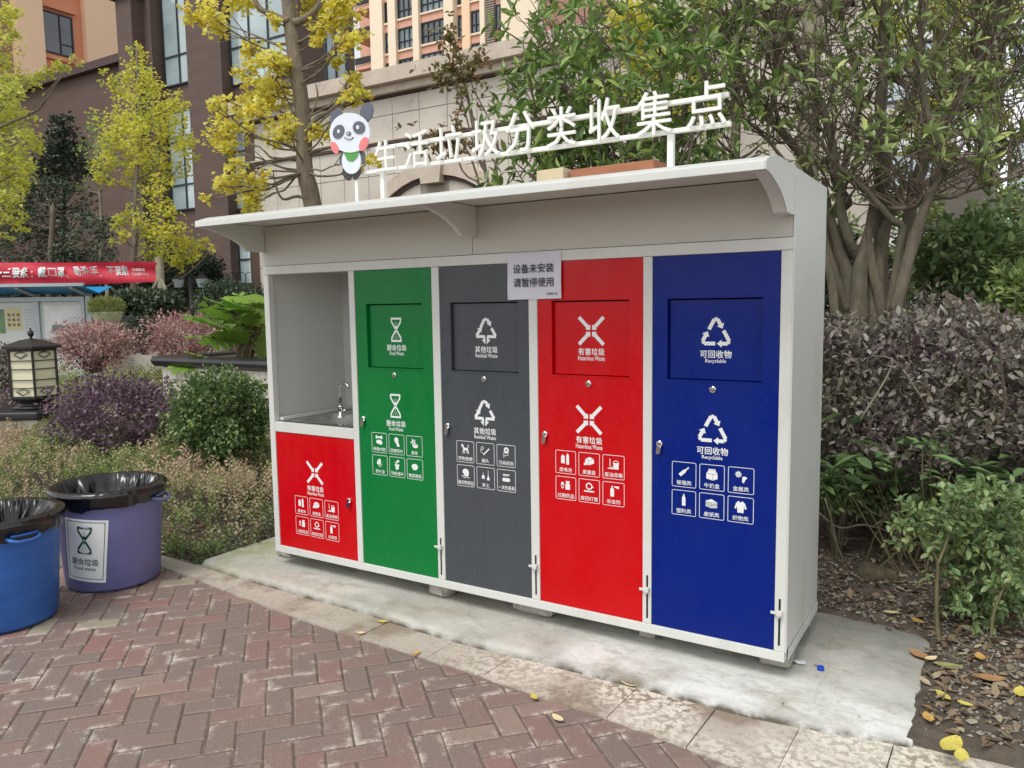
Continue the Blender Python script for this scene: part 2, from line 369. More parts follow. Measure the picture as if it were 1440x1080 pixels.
# brick bed
bed = MB(); xs = np.linspace(-7, 6, 40)
v = [(x, edge_y(x)+.1, -.0495) for x in xs]+[(x, -5, -.0495) for x in xs]; n = len(xs)
bed.add(v, [(i, i+n, i+1+n, i+1) for i in range(n-1)]); pave = bed.build('pavement', m_joint); tag(pave, kind='structure')
ANG, S = math.radians(48), .109
uu = Vector((math.cos(ANG), math.sin(ANG))); vv = Vector((-math.sin(ANG), math.cos(ANG)))
random.seed(3)
bm0 = MB().box(-S+.004, S-.004, -S/2+.004, S/2-.004, -.05, 0)
def brick_proto():
    L, W, e, H = S-.0035, S/2-.0035, .006, .0
    v = [(-L,-W,-.05),(L,-W,-.05),(L,W,-.05),(-L,W,-.05),(-L,-W,-.004),(L,-W,-.004),(L,W,-.004),(-L,W,-.004),(-L+e,-W+e,0),(L-e,-W+e,0),(L-e,W-e,0),(-L+e,W-e,0)]
    f = [(0,1,5,4),(1,2,6,5),(2,3,7,6),(3,0,4,7),(4,5,9,8),(5,6,10,9),(6,7,11,10),(7,4,8,11),(8,9,10,11)]
    me = bpy.data.meshes.new('brick'); me.from_pydata(v, [], f); me.materials.append(m_brick); return me
bme = brick_proto(); cells = []
for i in range(-80, 80):
    for j in range(-80, 80):
        k = (i-j) % 4
        if k == 0: a, b, hor = i+1, j+.5, True
        elif k == 3: a, b, hor = i+.5, j+1, False
        else: continue
        p = uu*((a+1.75)*S)+vv*((-b+.25)*S)
        if p.y < edge_y(p.x)+.10 and p.y > -4.2 and -5 < p.x < 5.5:
            X, Y, kk = proj((p.x, p.y, -.04)); vis = kk > .3 and -60 < X < 1500 and Y < 1150
            cells.append((kk if vis else 100+kk+(0 if kk > 0 else 50), p, hor))
cells.sort(key=lambda c: c[0])
rest = MB()
for q, (k, p, hor) in enumerate(cells):
    rz = (ANG if hor else ANG+math.pi/2)+random.gauss(0, .012)
    z = -.0435+random.uniform(-.0022, .0016); tx, ty = random.gauss(0, .008), random.gauss(0, .006)
    p = p+Vector((random.gauss(0, .0012), random.gauss(0, .0012)))
    if q < 300: inst('brick', bme, pave, (p.x, p.y, z), (tx, ty, rz))
    else:
        mt = Matrix.Translation((p.x, p.y, z)) @ Matrix.Rotation(rz, 4, 'Z')
        rest.add([tuple(mt @ vt.co) for vt in bme.vertices], [tuple(f.vertices) for f in bme.polygons])
rest.build('brick_field', m_brick, pave, kind='stuff')
# granite border tiles
border = MB().add([(-7, edge_y(-7)-.0, -.055), (6, edge_y(6), -.055), (6, back_y(6)+.3, -.055), (-7, back_y(-7)+.3, -.055)], [(0, 1, 2, 3)]).build('stone_border', m_joint); tag(border, kind='structure')
jx = [-5.2, -4.5, -3.8, -3.1, -2.4, -1.75, -1.15, -.56, .02, .65, 1.15, 1.59, 1.92, 2.54, 2.88, 3.20, 3.52, 3.98, 4.6, 5.2]
for a, b in zip(jx[:-1], jx[1:]):
    n = max(2, int((b-a)/.1)); xs = np.linspace(a+.0022, b-.0022, n); dz = random.uniform(-.002, .002)
    top = [(x, edge_y(x)+random.uniform(-.006, .006), -.036+dz) for x in xs]; bk = [(x+.012, back_y(x)+(.03 if x > -.45 else -.004), -.036+dz) for x in xs]
    MB().prism([(p[0], p[1]) for p in top]+[(p[0], p[1]) for p in bk[::-1]], 'z', -.09, -.036+dz).build('tile', m_band, border)
# concrete pad: top sheet with a ragged, sloping front edge
pad = MB()
fr = [(-.47, -.20), (-.3, -.215), (0, -.235), (.4, -.25), (.88, -.262), (1.2, -.285), (1.58, -.31), (1.9, -.31), (2.08, -.295), (2.14, -.30), (2.35, -.30), (2.6, -.295), (3.0, -.29), (3.3, -.26), (3.5, -.22), (3.59, -.205)]
fx = np.linspace(-.47, 3.59, 90); fy = np.interp(fx, [p[0] for p in fr], [p[1] for p in fr])
rows = []
def pj(x, k): return .004*mnoise.noise(Vector((x*2.5, k, 0)))+.003*mnoise.noise(Vector((x*22, k, 3)))
for x, y in zip(fx, fy):
    dy = pj(x, 1); soft = .13 if x > 2.05 else .035; slump = .045 if x > 2.05 else .036
    bx = x + (.02 if x > 3.4 else 0)
    backy = .98 if x > 2.9 else 1.35
    backy += .06*mnoise.noise(Vector((x*3, 9, 0)))
    t = max(0, (x-3.1)/.49)
    rows.append([(x, y+dy-.004, -.075), (x, y+dy, -.034), (x, y+dy+soft*.25, -.034+slump*.35), (x, y+dy+soft*.6, -.012), (x, y+dy+soft, -.002), (x, y+dy+soft*1.7, 0), (x, .3, 0), (x, backy-.28*t*t, 0), (x, backy+.02-.28*t*t, -.1)])
nr = len(rows[0]); nn = len(rows)
pad.add([p for r_ in rows for p in r_], [(i*nr+j, (i+1)*nr+j, (i+1)*nr+j+1, i*nr+j+1) for i in range(nn-1) for j in range(nr-1)])
e = rows[-1]; pad.add([(x+.0, y, z) for x, y, z in e]+[(x+.05+.02*math.sin(y*9), y, min(z, -.04)-.06) for x, y, z in e], [(i, i+nr, i+1+nr, i+1) for i in range(nr-1)])
e = rows[0]; pad.add([(x, y, z) for x, y, z in e]+[(x-.02, y, z-.06) for x, y, z in e], [(i+1, i+1+nr, i+nr, i) for i in range(nr-1)])
pad = pad.build('concrete_pad', m_conc, smooth=True); tag(pad, kind='structure')
# planting-bed soil, left and right, gently lumpy
def soil_sheet(name, x0, x1, y0, y1, step, hfn, mat):
    nx = int((x1-x0)/step)+1; ny = int((y1-y0)/step)+1; V = []
    for j in range(ny):
        for i in range(nx):
            x = x0+(x1-x0)*i/(nx-1); y = y0+(y1-y0)*j/(ny-1); V.append((x, y, hfn(x, y)))
    F = [(j*nx+i, j*nx+i+1, (j+1)*nx+i+1, (j+1)*nx+i) for j in range(ny-1) for i in range(nx-1)]
    o = MB().add(V, F).build(name, mat, smooth=True); return tag(o, kind='structure')
def soil_h(x, y):
    n1 = mnoise.noise(Vector((x*1.5, y*1.5, 0))); n2 = mnoise.noise(Vector((x*9, y*9, 5))); n3 = mnoise.noise(Vector((x*28, y*28, 7)))
    h = .004+.014*n1+.016*n2+.009*n3+max(0, y-1.2)*.12 - .03*max(0, min(1, (.1-y)/.3))
    if x < 3.95 and y < 1.2:
        lim = 3.54+.02*mnoise.noise(Vector((1, y*4, 0)))+.008*mnoise.noise(Vector((2, y*25, 0))); ylim = .80+.05*mnoise.noise(Vector((x*5, 4, 0)))-.12*max(0, x-3.3)
        k = max(min(1, max(0, (x-lim)/.05)), min(1, max(0, (y-ylim)/.06))); h = -.09*(1-k)+k*max(h, .006+.012*max(0, n3+.4)+.008*n2+.01)
    return h
soil_sheet('soil_bed', 2.95, 8.2, -.215, 7, .024, lambda x, y: soil_h(x, y) if y > back_y(x)+.03 else -.08, m_soil)
def soil_l(x, y):
    h = -.05+.03*mnoise.noise(Vector((x*2, y*2, 2)))+.01*mnoise.noise(Vector((x*12, y*12, 5)))+.03*max(0, y-1)
    return h-.06 if x > -.5 and y < 1.4 else h
soil_sheet('garden_bed', -14, 2.98, -.12, 14, .16, soil_l, m_soil)

# ------------------------------------------------------------------ the cabinet
W, D = 3.09, .665
cab = thing('waste_sorting_cabinet', 'long white metal waste sorting cabinet with green, grey, red and blue doors', 'waste cabinet', (0, 0, 0))
ZF, ZB, ZT, ZR = .085, .128, 1.80, 1.85
bays = [(.043, .695), (.736, 1.278), (1.325, 1.864), (1.911, 2.455), (2.497, 3.046)]
posts = [(0, .043), (.695, .736), (1.278, 1.325), (1.864, 1.911), (2.455, 2.497), (3.046, 3.09)]
for i, (a, b) in enumerate(posts):
    B('post', m_white, cab, a, b, 0, .04, ZB+.001, ZT-.001, .002)
B('bottom_rail', m_white, cab, 0, W, -.001, .045, ZF, ZB, .003)
B('top_rail', m_white, cab, 0, W, -.001, .045, ZT, ZR, .003)
for a, b in ((.002, 1.539), (1.542, W-.002)):
    B('fascia_panel', m_soffit, cab, a, b, .003, .03, ZR+.002, 2.085, .001)
prof = [(D, 2.118), (-.26, 2.122), (-.38, 2.108), (-.455, 2.083), (-.457, 2.050), (-.45, 2.05), (-.37, 2.075), (-.26, 2.09), (D, 2.088)]
MB().prism(prof, 'x', -.004, W-.0005).build('roof_panel', m_white, cab, bevel=.003)
brk = [(0, 2.087), (-.26, 2.087), (-.37, 2.072), (-.44, 2.05), (-.40, 2.046), (-.31, 2.026), (-.24, 2.004), (-.185, 1.978), (-.15, 1.955), (-.128, 1.935), (0, 1.935)]
for a, b in ((.0, .025), (1.545, 1.57), (W-.05, W-.0005)):
    MB().prism(brk, 'x', a, b).build('roof_bracket', m_white, cab, bevel=.002)
B('side_lining', m_white, cab, W-.022, W-.0005, .0405, D, .13, 2.0865)
MB().prism([(D+.001, 2.119), (-.258, 2.1235), (-.33, 2.119), (-.40, 2.104), (-.452, 2.085), (-.459, 2.068), (-.4585, 2.050), (-.4405, 2.0485)]+brk[4:10]+[(-.001, 1.934), (-.001, .1295), (D+.001, .1295)], 'x', W, W+.004).build('side_panel', m_white, cab, bevel=.0015)
B('side_panel', m_white, cab, -.002, .02, .0405, D, .13, 2.0865, .002)
for a, b in ((W+.0045, W+.009), (-.008, .01)):
    B('base_trim', m_white, cab, a, b, .046, D+.005, .083, .129, .002)
B('edge_trim', m_white, cab, W+.0042, W+.007, .0, .012, .13, 2.085)
B('back_panel', m_whitein, cab, .02, W-.023, D-.02, D-.002, .003, 2.086)  # unseen back, carried down to the pad to block light from behind
B('floor_panel', m_whitein, cab, .021, W-.023, .046, D-.021, .09, .10)
for a, b in posts[1:-1]:
    B('partition', m_whitein, cab, (a+b)/2-.01, (a+b)/2+.01, .041, D-.021, .101, 2.06)
B('sink_ceiling', m_whitein, cab, .021, .70, .046, D-.021, 1.825, 1.84)
# recessed sink counter
B('sink_rail', m_white, cab, .0435, .6945, .0005, .04, .846, .905, .003)
ctr = MB()
X0, X1, Y0, Y1, zt = .021, .705, .0405, D-.021, .909
a0, a1, c0, c1 = .12, .62, .09, .44
ctr.add([(X0,Y0,zt),(X1,Y0,zt),(X1,Y1,zt),(X0,Y1,zt),(a0,c0,zt),(a1,c0,zt),(a1,c1,zt),(a0,c1,zt),(a0+.02,c0+.02,zt-.16),(a1-.02,c0+.02,zt-.16),(a1-.02,c1-.02,zt-.16),(a0+.02,c1-.02,zt-.16)],
        [(0,1,5,4),(1,2,6,5),(2,3,7,6),(3,0,4,7),(4,5,9,8),(5,6,10,9),(6,7,11,10),(7,4,8,11),(8,9,10,11)])
ctr.build('counter', m_steel, cab)
B('splash_strip', m_white, cab, .0435, .075, .0405, D-.025, .91, .93, .002)
fau = MB(); fb = Vector((.31, .30, .91))
fau.lathe([(.028, 0), (.028, .012), (.018, .02), (.016, .06), (.02, .062), (.02, .075), (.011, .08)], 16, fb)
arc = [fb+Vector((0, 0, .07)), fb+Vector((0, 0, .16))]
for k in range(9):
    t = math.pi*(1-k/8*.88); arc.append(fb+Vector((.045+.045*math.cos(t), -.012*(k/8), .175+.045*math.sin(t))))
fau.tube(arc, .010, 10); fau.tube([fb+Vector((0, 0, .035)), fb+Vector((.05, -.01, .05))], .008, 8)
fau.build('faucet', m_chrome, cab, smooth=True)

# ---- pictograms (flat print, unit box -1..1)
def circ(cx, cy, rx, ry=None, n=16, a0=0, a1=2*math.pi):
    ry = ry or rx; full = abs(a1-a0-2*math.pi) < 1e-6
    k = n if full else n+1
    return [(cx+rx*math.cos(a0+(a1-a0)*i/n), cy+ry*math.sin(a0+(a1-a0)*i/n)) for i in range(k)]
def seg(x0, y0, x1, y1, w):
    d = math.hypot(x1-x0, y1-y0); nx, ny = -(y1-y0)/d*w/2, (x1-x0)/d*w/2
    return [(x0+nx, y0+ny), (x0-nx, y0-ny), (x1-nx, y1-ny), (x1+nx, y1+ny)]
def ring(cx, cy, r0, r1, n=20, a0=0, a1=2*math.pi, sy=1.):
    out = []
    for i in range(n):
        p = a0+(a1-a0)*i/n; q = a0+(a1-a0)*(i+1)/n
        out.append([(cx+r0*math.cos(p), cy+sy*r0*math.sin(p)), (cx+r1*math.cos(p), cy+sy*r1*math.sin(p)), (cx+r1*math.cos(q), cy+sy*r1*math.sin(q)), (cx+r0*math.cos(q), cy+sy*r0*math.sin(q))])
    return out
def rect(x0, y0, x1, y1): return [(x0, y0), (x1, y0), (x1, y1), (x0, y1)]
def rrect_line(x0, y0, x1, y1, r, w):
    out = [rect(x0+r, y0, x1-r, y0+w), rect(x0+r, y1-w, x1-r, y1), rect(x0, y0+r, x0+w, y1-r), rect(x1-w, y0+r, x1, y1-r)]
    for cx, cy, a in ((x1-r, y1-r, 0), (x0+r, y1-r, 1), (x0+r, y0+r, 2), (x1-r, y0+r, 3)):
        out += ring(cx, cy, r-w, r, 5, a*math.pi/2, (a+1)*math.pi/2)
    return out
def flat(polys, name, mat, parent, cx, cz, y, sx, sz=None, fn=None):
    sz = sz or sx; m = MB()
    for i, p in enumerate(polys):
        yy = y-.00004*i
        P = [(cx+a*sx, yy, cz+b*sz) for a, b in p]
        if fn: P = [fn(q) for q in P]
        area = sum(p[k][0]*p[(k+1) % len(p)][1]-p[(k+1) % len(p)][0]*p[k][1] for k in range(len(p)))
        f = tuple(range(len(P))); m.add(P, [f if area > 0 else f[::-1]])
    return m.build(name, mat, parent)
def mir(ps): return [[(-x, y) for x, y in p] for p in ps]
def hourglass():
    o = [rect(-.66, .84, .66, 1.0), rect(-.66, -1.0, .66, -.84)]
    for t in (1, -1):
        for s in (1, -1):
            o += [seg(s*.62, t*.94, s*.56, t*.60, .16), seg(s*.57, t*.64, s*.07, t*.06, .17)]
    o += [rect(-.035, -.28, .035, .42), [(-.2, .3), (0, .1), (.2, .3)]]
    o += [circ(x, y, .045, n=6) for x, y in ((0, .62), (-.12, .5), (.12, .5), (-.24, -.7), (0, -.7), (.24, -.7), (-.12, -.56), (.12, -.56), (0, -.42))]
    return o
def rot(ps, a, cx=0, cy=0):
    c, s = math.cos(a), math.sin(a); return [[(cx+(x-cx)*c-(y-cy)*s, cy+(x-cx)*s+(y-cy)*c) for x, y in p] for p in ps]
def recycle():
    # arrows round a triangle whose corners are at 90, -30, -150 degrees
    T = [(0, .98), (-.92, -.78), (.92, -.78)]; o = []
    def lerp(a, b, t): return (a[0]+(b[0]-a[0])*t, a[1]+(b[1]-a[1])*t)
    for k in range(3):
        A, Bq, C = T[k], T[(k+1) % 3], T[(k+2) % 3]          # arrow comes up side B->A, bends at A and points down A->C
        p0 = lerp(Bq, A, .52); p1 = lerp(Bq, A, .90); q0 = lerp(A, C, .10); q1 = lerp(A, C, .30)
        o += [seg(*p0, *p1, .24), [lerp(p1, A, -.3)]*0 or seg(*p1, *lerp(p1, q0, .5), .22), seg(*lerp(p1, q0, .5), *q0, .22), seg(*q0, *q1, .24)]
        dx, dy = C[0]-A[0], C[1]-A[1]; L = math.hypot(dx, dy); dx /= L; dy /= L; tip = (q1[0]+dx*.30, q1[1]+dy*.30)
        o.append([(q1[0]-dy*.25, q1[1]+dx*.25), (q1[0]+dy*.25, q1[1]-dx*.25), tip])
        r0 = lerp(A, C, .56) if k < 0 else None
    return o
def residual():
    R3 = [seg(-.50, .06, -.14, .72, .24), seg(-.14, .72, .12, .72, .20), seg(.12, .72, .26, .50, .24), [(.06, .42), (.50, .60), (.44, .16)]]
    o = [[(x, y+.12) for x, y in p] for p in R3]
    o += [seg(.50, .16, .86, -.42, .24), seg(-.58, -.02, -.86, -.42, .24), [(-.34, .22), (-.80, .14), (-.42, -.18)]]
    o += [seg(-.90, -.48, -.10, -.48, .22), seg(.90, -.48, .10, -.48, .22)]
    o += [rect(-.24, -.78, -.06, -.5), rect(.06, -.78, .24, -.5), [(-.40, -.72), (-.06, -.72), (-.06, -1.08)], [(.06, -1.08), (.06, -.72), (.40, -.72)]]
    return o
def hazard():
    o = []
    for k in range(4):
        o += rot([seg(.96, .96, .30, .30, .26), [(.07, .07), (.07, .42), (.42, .07)], [(.07, .07), (.45, .14), (.14, .45)]], k*math.pi/2)
    return o
ICON = {}
ICON['bone'] = [seg(-.6, .55, .6, .55, .34), *[circ(s*.62, y, .2, n=8) for s in (1, -1) for y in (.4, .7)], circ(0, -.3, .72, .4), circ(.3, -.45, .5, .32)]
ICON['cabbage'] = [circ(0, .35, .48, .5), [(-.3, .2), (.35, .2), (.75, -.75), (.3, -.9), (0, -.5)], seg(.1, .1, .5, -.8, .25)]
ICON['peel'] = [*[rot([[(-.4, .05), (.05, .18), (.5, 0), (.05, -.12)]], a, -.2, .25)[0] for a in (0, 1.2, 2.4, 3.7, 5.)], circ(.25, -.45, .6, .3), seg(.1, -.4, .8, -.1, .16)]
ICON['tea'] = [[(-.7, -.3), (-.55, .4), (0, .75), (.3, .5), (.2, 0), (.45, -.5), (0, -.3)], seg(-.5, -.2, .1, -.75, .18), circ(.7, .1, .07, n=6), circ(.6, -.4, .07, n=6), circ(.3, -.7, .08, n=6)]
ICON['pot'] = [[(-.45, -.1), (.45, -.1), (.3, -.9), (-.3, -.9)], rect(-.55, -.15, .55, .05), seg(0, .05, .1, .6, .1), circ(.25, .65, .3, .24), circ(-.22, .35, .24, .14)]
ICON['bowl'] = [[(-.75, .2), (.75, .2), (.6, -.3), (.25, -.6), (-.25, -.6), (-.6, -.3)], circ(0, .22, .6, .3)]
ICON['dog'] = [circ(-.55, .55, .24, .2), [(-.72, .6), (-.66, .95), (-.5, .68)], seg(-.45, .45, -.3, .1, .3), [(-.45, .25), (.5, .2), (.6, -.25), (-.35, -.2)], seg(.52, .1, .7, .8, .12), seg(-.35, -.1, -.5, -.8, .16), seg(-.2, -.1, -.1, -.75, .14), seg(.45, -.1, .35, -.75, .14), seg(.55, -.1, .75, -.75, .16)]
ICON['cig'] = [seg(-.35, -.65, .8, .45, .22), *ring(-.55, .45, .2, .3, 10), *ring(-.65, .0, .18, .28, 8, math.pi/2, math.pi*1.5), seg(-.6, -.25, -.35, -.55, .1)]
ICON['tissue'] = [*ring(.1, .5, .16, .48, 14), seg(-.32, .4, -.42, -.5, .09), seg(.5, .4, .42, -.3, .09), seg(-.42, -.5, .42, -.3, .09), seg(-.2, -.05, .42, .12, .09), seg(-.4, -.5, -.4, -.8, .09)]
ICON['crock'] = [circ(0, .25, .62, .5), [(-.4, .1), (.7, .2), (.55, -.5), (-.2, -.6)], seg(-.8, -.5, -.3, -.55, .14), seg(.2, -.7, .8, -.75, .1), seg(-.4, -.8, .1, -.8, .1)]
ICON['dust'] = [rect(-.75, -.6, -.2, .0), seg(-.47, 0, -.47, .5, .09), [(.2, -.75), (.85, -.75), (.6, 0), (.45, 0)], seg(.52, 0, .52, .85, .08)]
ICON['tray'] = [rect(-.65, .45, .65, .62), rect(-.65, .3, .4, .38), [(-.65, 0), (.65, 0), (.55, -.6), (-.55, -.6)], circ(-.55, -.3, .18, .3), circ(.55, -.3, .18, .3)]
ICON['battery'] = [rect(-.78, -.65, -.12, .5), rect(-.6, .5, -.3, .7), rect(.14, -.8, .62, .7), rect(.24, .7, .5, .92)]
ICON['cartridge'] = [[(-.75, -.45), (-.6, .35), (-.05, .2), (-.1, -.55)], [(-.6, .4), (.1, .75), (.8, .45), (.0, .2)], [(-.02, .15), (.82, .4), (.85, -.2), (.0, -.55)], circ(-.7, -.4, .2, n=10)]
ICON['paint'] = [rect(.0, -.75, .85, .15), *ring(.42, .15, .36, .46, 12, 0, math.pi), rect(-.06, .08, .92, .22), rect(-.9, -.75, .0, -.58), rect(-.6, -.3, -.48, .8), seg(-.5, -.35, 0, -.6, .1)]
ICON['pills'] = [rect(-.05, -.65, .75, .25), rect(.1, .25, .6, .5), rect(0, .5, .7, .7), *ring(-.55, -.05, .17, .27, 10, sy=1.9), circ(-.55, .25, .26, n=10)]
ICON['lamp'] = [*ring(0, .3, .36, .56, 18), rect(-.85, -.6, .85, -.38), circ(.62, .2, .13, n=6)]
ICON['spray'] = [rect(-.5, -.85, .1, .25), [(-.5, .25), (.1, .25), (-.05, .5), (-.35, .5)], rect(-.3, .5, -.1, .8), [(.1, .62), (.9, .35), (.9, .8), (.1, .75)]]
ICON['glass'] = rot([rect(-.85, -.24, .1, .24), [(.1, .24), (.1, -.24), (.45, -.11), (.45, .11)], rect(.45, -.1, .95, .1)], math.radians(42))
ICON['milk'] = [[(-.8, .1), (.1, -.02), (.1, -.85), (-.8, -.65)], [(.14, -.02), (.8, .12), (.8, -.6), (.14, -.85)], [(-.78, .15), (-.45, .55), (.5, .55), (.78, .16), (.1, .03)], rect(-.5, .58, .5, .75)]
ICON['gear'] = [*[rot([rect(.2, -.07, .46, .07)], k*math.pi/4+.2, 0, 0)[0] for k in range(8)]]
ICON['gear'] = [[(x-.35, y+.4) for x, y in p] for p in ICON['gear']]+[[(x-.35, y+.4) for x, y in p] for p in ring(0, 0, .1, .3, 12)]+[circ(.5, -.05, .34, .2), [(.2, -.1), (.75, .05), (.4, -.8), (.15, -.6)]]
ICON['bottle'] = [rect(-.26, -.85, .26, .3), [(-.26, .3), (.26, .3), (.1, .62), (-.1, .62)], rect(-.1, .62, .1, .85)]
ICON['papers'] = [p for k in range(4) for p in ([(-.85, .25-.2*k), (-.05, .02-.2*k), (-.05, -.1-.2*k), (-.85, .13-.2*k)], [(-.03, .02-.2*k), (.8, .12-.2*k), (.8, .0-.2*k), (-.03, -.1-.2*k)])]+[[(-.85, .3), (0, .58), (.8, .18), (-.05, .07)]]
ICON['coat'] = [[(-.25, .8), (0, .55), (.25, .8), (.5, .6), (.42, -.85), (-.42, -.85), (-.5, .6)], seg(-.48, .5, -.72, -.3, .24), seg(.48, .5, .72, -.3, .24)]
sets = {
 'food': (hourglass, '厨余垃圾', 'Food Waste', [('bone', '骨骼内脏'), ('cabbage', '菜梗菜叶'), ('peel', '果皮'), ('tea', '茶叶渣'), ('pot', '残枝落叶'), ('bowl', '剩菜剩饭')]),
 'other': (residual, '其他垃圾', 'Residual Waste', [('dog', '宠物粪便'), ('cig', '烟头'), ('tissue', '污染纸张'), ('crock', '破旧陶瓷品'), ('dust', '灰土'), ('tray', '一次性餐具')]),
 'haz': (hazard, '有害垃圾', 'Hazardous Waste', [('battery', '废电池'), ('cartridge', '废墨盒'), ('paint', '废油漆桶'), ('pills', '过期药品'), ('lamp', '废旧灯管'), ('spray', '杀虫剂')]),
 'rec': (recycle, '可回收物', 'Recyclable', [('glass', '玻璃类'), ('milk', '牛奶盒'), ('gear', '金属类'), ('bottle', '塑料类'), ('papers', '废纸类'), ('coat', '织物类')])}
def symbol_block(kind, door, cx, ztop, y):
    fn_, zh, en, _ = sets[kind]
    h = .066; sx = {'food': .052, 'other': .066, 'haz': .066, 'rec': .072}[kind]
    sx = {'food': .054, 'other': .067, 'haz': .066, 'rec': .069}[kind]
    flat(fn_(), 'emblem', m_print, door, cx, ztop-h, y, sx, h)
    text_obj(zh, 'lettering', m_print, door, cx, ztop-.163, y, w=.137, h=.034, bold=.020, spacing=1.05)
    text_obj(en, 'lettering', m_print, door, cx, ztop-.194, y, w={'food': .100, 'other': .133, 'haz': .138, 'rec': .090}[kind], h=.021, bold=.015)
def icon_grid(kind, door, cx, ztop, y, s=1.):
    cw, ch, gx, gz = .1105, .113, .0145, .014
    for k, (ic, tx) in enumerate(sets[kind][3]):
        c, r_ = k % 3, k//3
        x0 = cx-1.5*cw-gx+c*(cw+gx); z1 = ztop-r_*(ch+gz)
        pl = [[(a/1, b/1) for a, b in p] for p in rrect_line(-cw/2, -ch/2, cw/2, ch/2, .007, .0024)]
        pl += [[(a*.031, b*.031+.014) for a, b in p] for p in ICON[ic]]
        flat(pl, 'pictogram', m_print, door, x0+cw/2, z1-ch/2, y, 1.)
        text_obj(tx, 'caption', m_print, door, x0+cw/2, z1-ch+.020, y, w=min(.098, .0225*len(tx)), h=.021, bold=.012, res=1)
def lock(door, x, z, y):
    o = MB().lathe([(.014, 0), (.014, .006), (.011, .008), (.0, .0085)], 16); o.v = [(x+a, y-c, z+b) for a, b, c in o.v]; o.build('lock', m_chrome, door, smooth=False)
def latch(door, x, z, y):
    m = MB().lathe([(.014, 0), (.014, .010), (.010, .013), (.0, .0135)], 16); m.v = [(x+a, y-c, z+b) for a, b, c in m.v]
    P = [(-.010, -.012), (.012, -.010), (.006, -.042), (-.012, -.046)]
    k = MB().prism(P, 'y', -.02, -.012); k.v = [(x+a, y+b, z+c) for a, b, c in k.v]; m.add(k.v, k.f); m.build('latch', m_chrome, door)
def full_door(bay, kind, mat, label, rec):
    a, b = bay; y = .006; a += .0015; b -= .0015; z0, z1 = ZB+.0015, ZT-.0015; cx = (bay[0]+bay[1])/2
    r0, r1, q0, q1 = rec[0], rec[1], 1.262, 1.614; dp = .030
    m = MB()
    m.add([(a,y,z0),(b,y,z0),(b,y,z1),(a,y,z1),(r0,y,q0),(r1,y,q0),(r1,y,q1),(r0,y,q1)], [(0,1,5,4),(1,2,6,5),(2,3,7,6),(3,0,4,7)])
    m.add([(r0,y,q0),(r1,y,q0),(r1,y,q1),(r0,y,q1),(r0,y+dp,q0+.002),(r1,y+dp,q0+.002),(r1,y+dp,q1),(r0,y+dp,q1)], [(0,1,5,4),(1,2,6,5),(2,3,7,6),(3,0,4,7)])
    m.add([(a,y,z0),(b,y,z0),(b,y,z1),(a,y,z1),(a,y+.03,z0),(b,y+.03,z0),(b,y+.03,z1),(a,y+.03,z1)], [(0,4,5,1),(1,5,6,2),(2,6,7,3),(3,7,4,0)])
    d = m.build('door', mat, cab, label=label)
    fl = MB(); e = .003; yf = y+dp-.010
    fl.add([(r0+e, y+.004, q0+e), (r1-e, y+.004, q0+e), (r1-e, yf, q1-.012), (r0+e, yf, q1-.012), (r0+e, y+.012, q0+e), (r1-e, y+.012, q0+e), (r1-e, yf+.008, q1-.012), (r0+e, yf+.008, q1-.012)],
           [(0,1,2,3),(7,6,5,4),(0,4,5,1),(1,5,6,2),(2,6,7,3),(3,7,4,0)])
    B('flap', mat, d, r0+.004, r1-.004, y+.020, y+.028, q0+.004, q1-.006, .0015)
    MB().box(r0-.012, r1+.012, y-.0025, y-.0001, q0-.006, q0-.002).build('flap_lip', mat, d)
    symbol_block(kind, d, cx+.004, 1.538, y+.0192)
    symbol_block(kind, d, cx, 1.122, y-.0008)
    icon_grid(kind, d, cx, .899, y-.0008)
    lock(d, cx, 1.226, y); latch(d, a+.036, .972, y)
    return d
full_door(bays[1], 'food', m_green, 'green door for food waste', (.816, 1.205))
full_door(bays[2], 'other', m_grey, 'dark grey door for residual waste', (1.392, 1.80))
full_door(bays[3], 'haz', m_red, 'tall red door for hazardous waste', (1.988, 2.386))
full_door(bays[4], 'rec', m_blue, 'blue door for recyclables', (2.566, 2.975))
a, b = bays[0]; d = B('door', m_red, cab, a+.0015, b-.0015, .006, .03, ZB+.0015, .844, .001, label='short red door under the sink')
symbol_block('haz', d, .366, .684, .0052); icon_grid('haz', d, .368, .462, .0052); latch(d, .642, .485, .006)
for x, z in ((1.300, .312), (1.889, .303), (2.478, .293), (3.067, .300)):
    MB().prism([(-.0042, .156), (.0042, .156), (.0042, .358), (-.0042, .358)], 'y', -.0015, .001).build('bolt_slot', m_black, cab).location.x = x
    m = MB(); m.box(x-.034, x+.010, -.016, -.0065, z-.006, z+.005); m.box(x-.010, x+.013, -.022, -.0015, z-.010, z+.010); m.box(x-.010, x+.002, -.012, -.003, z-.024, z-.010)
    m.build('slide_bolt', m_white, cab, bevel=.0015)
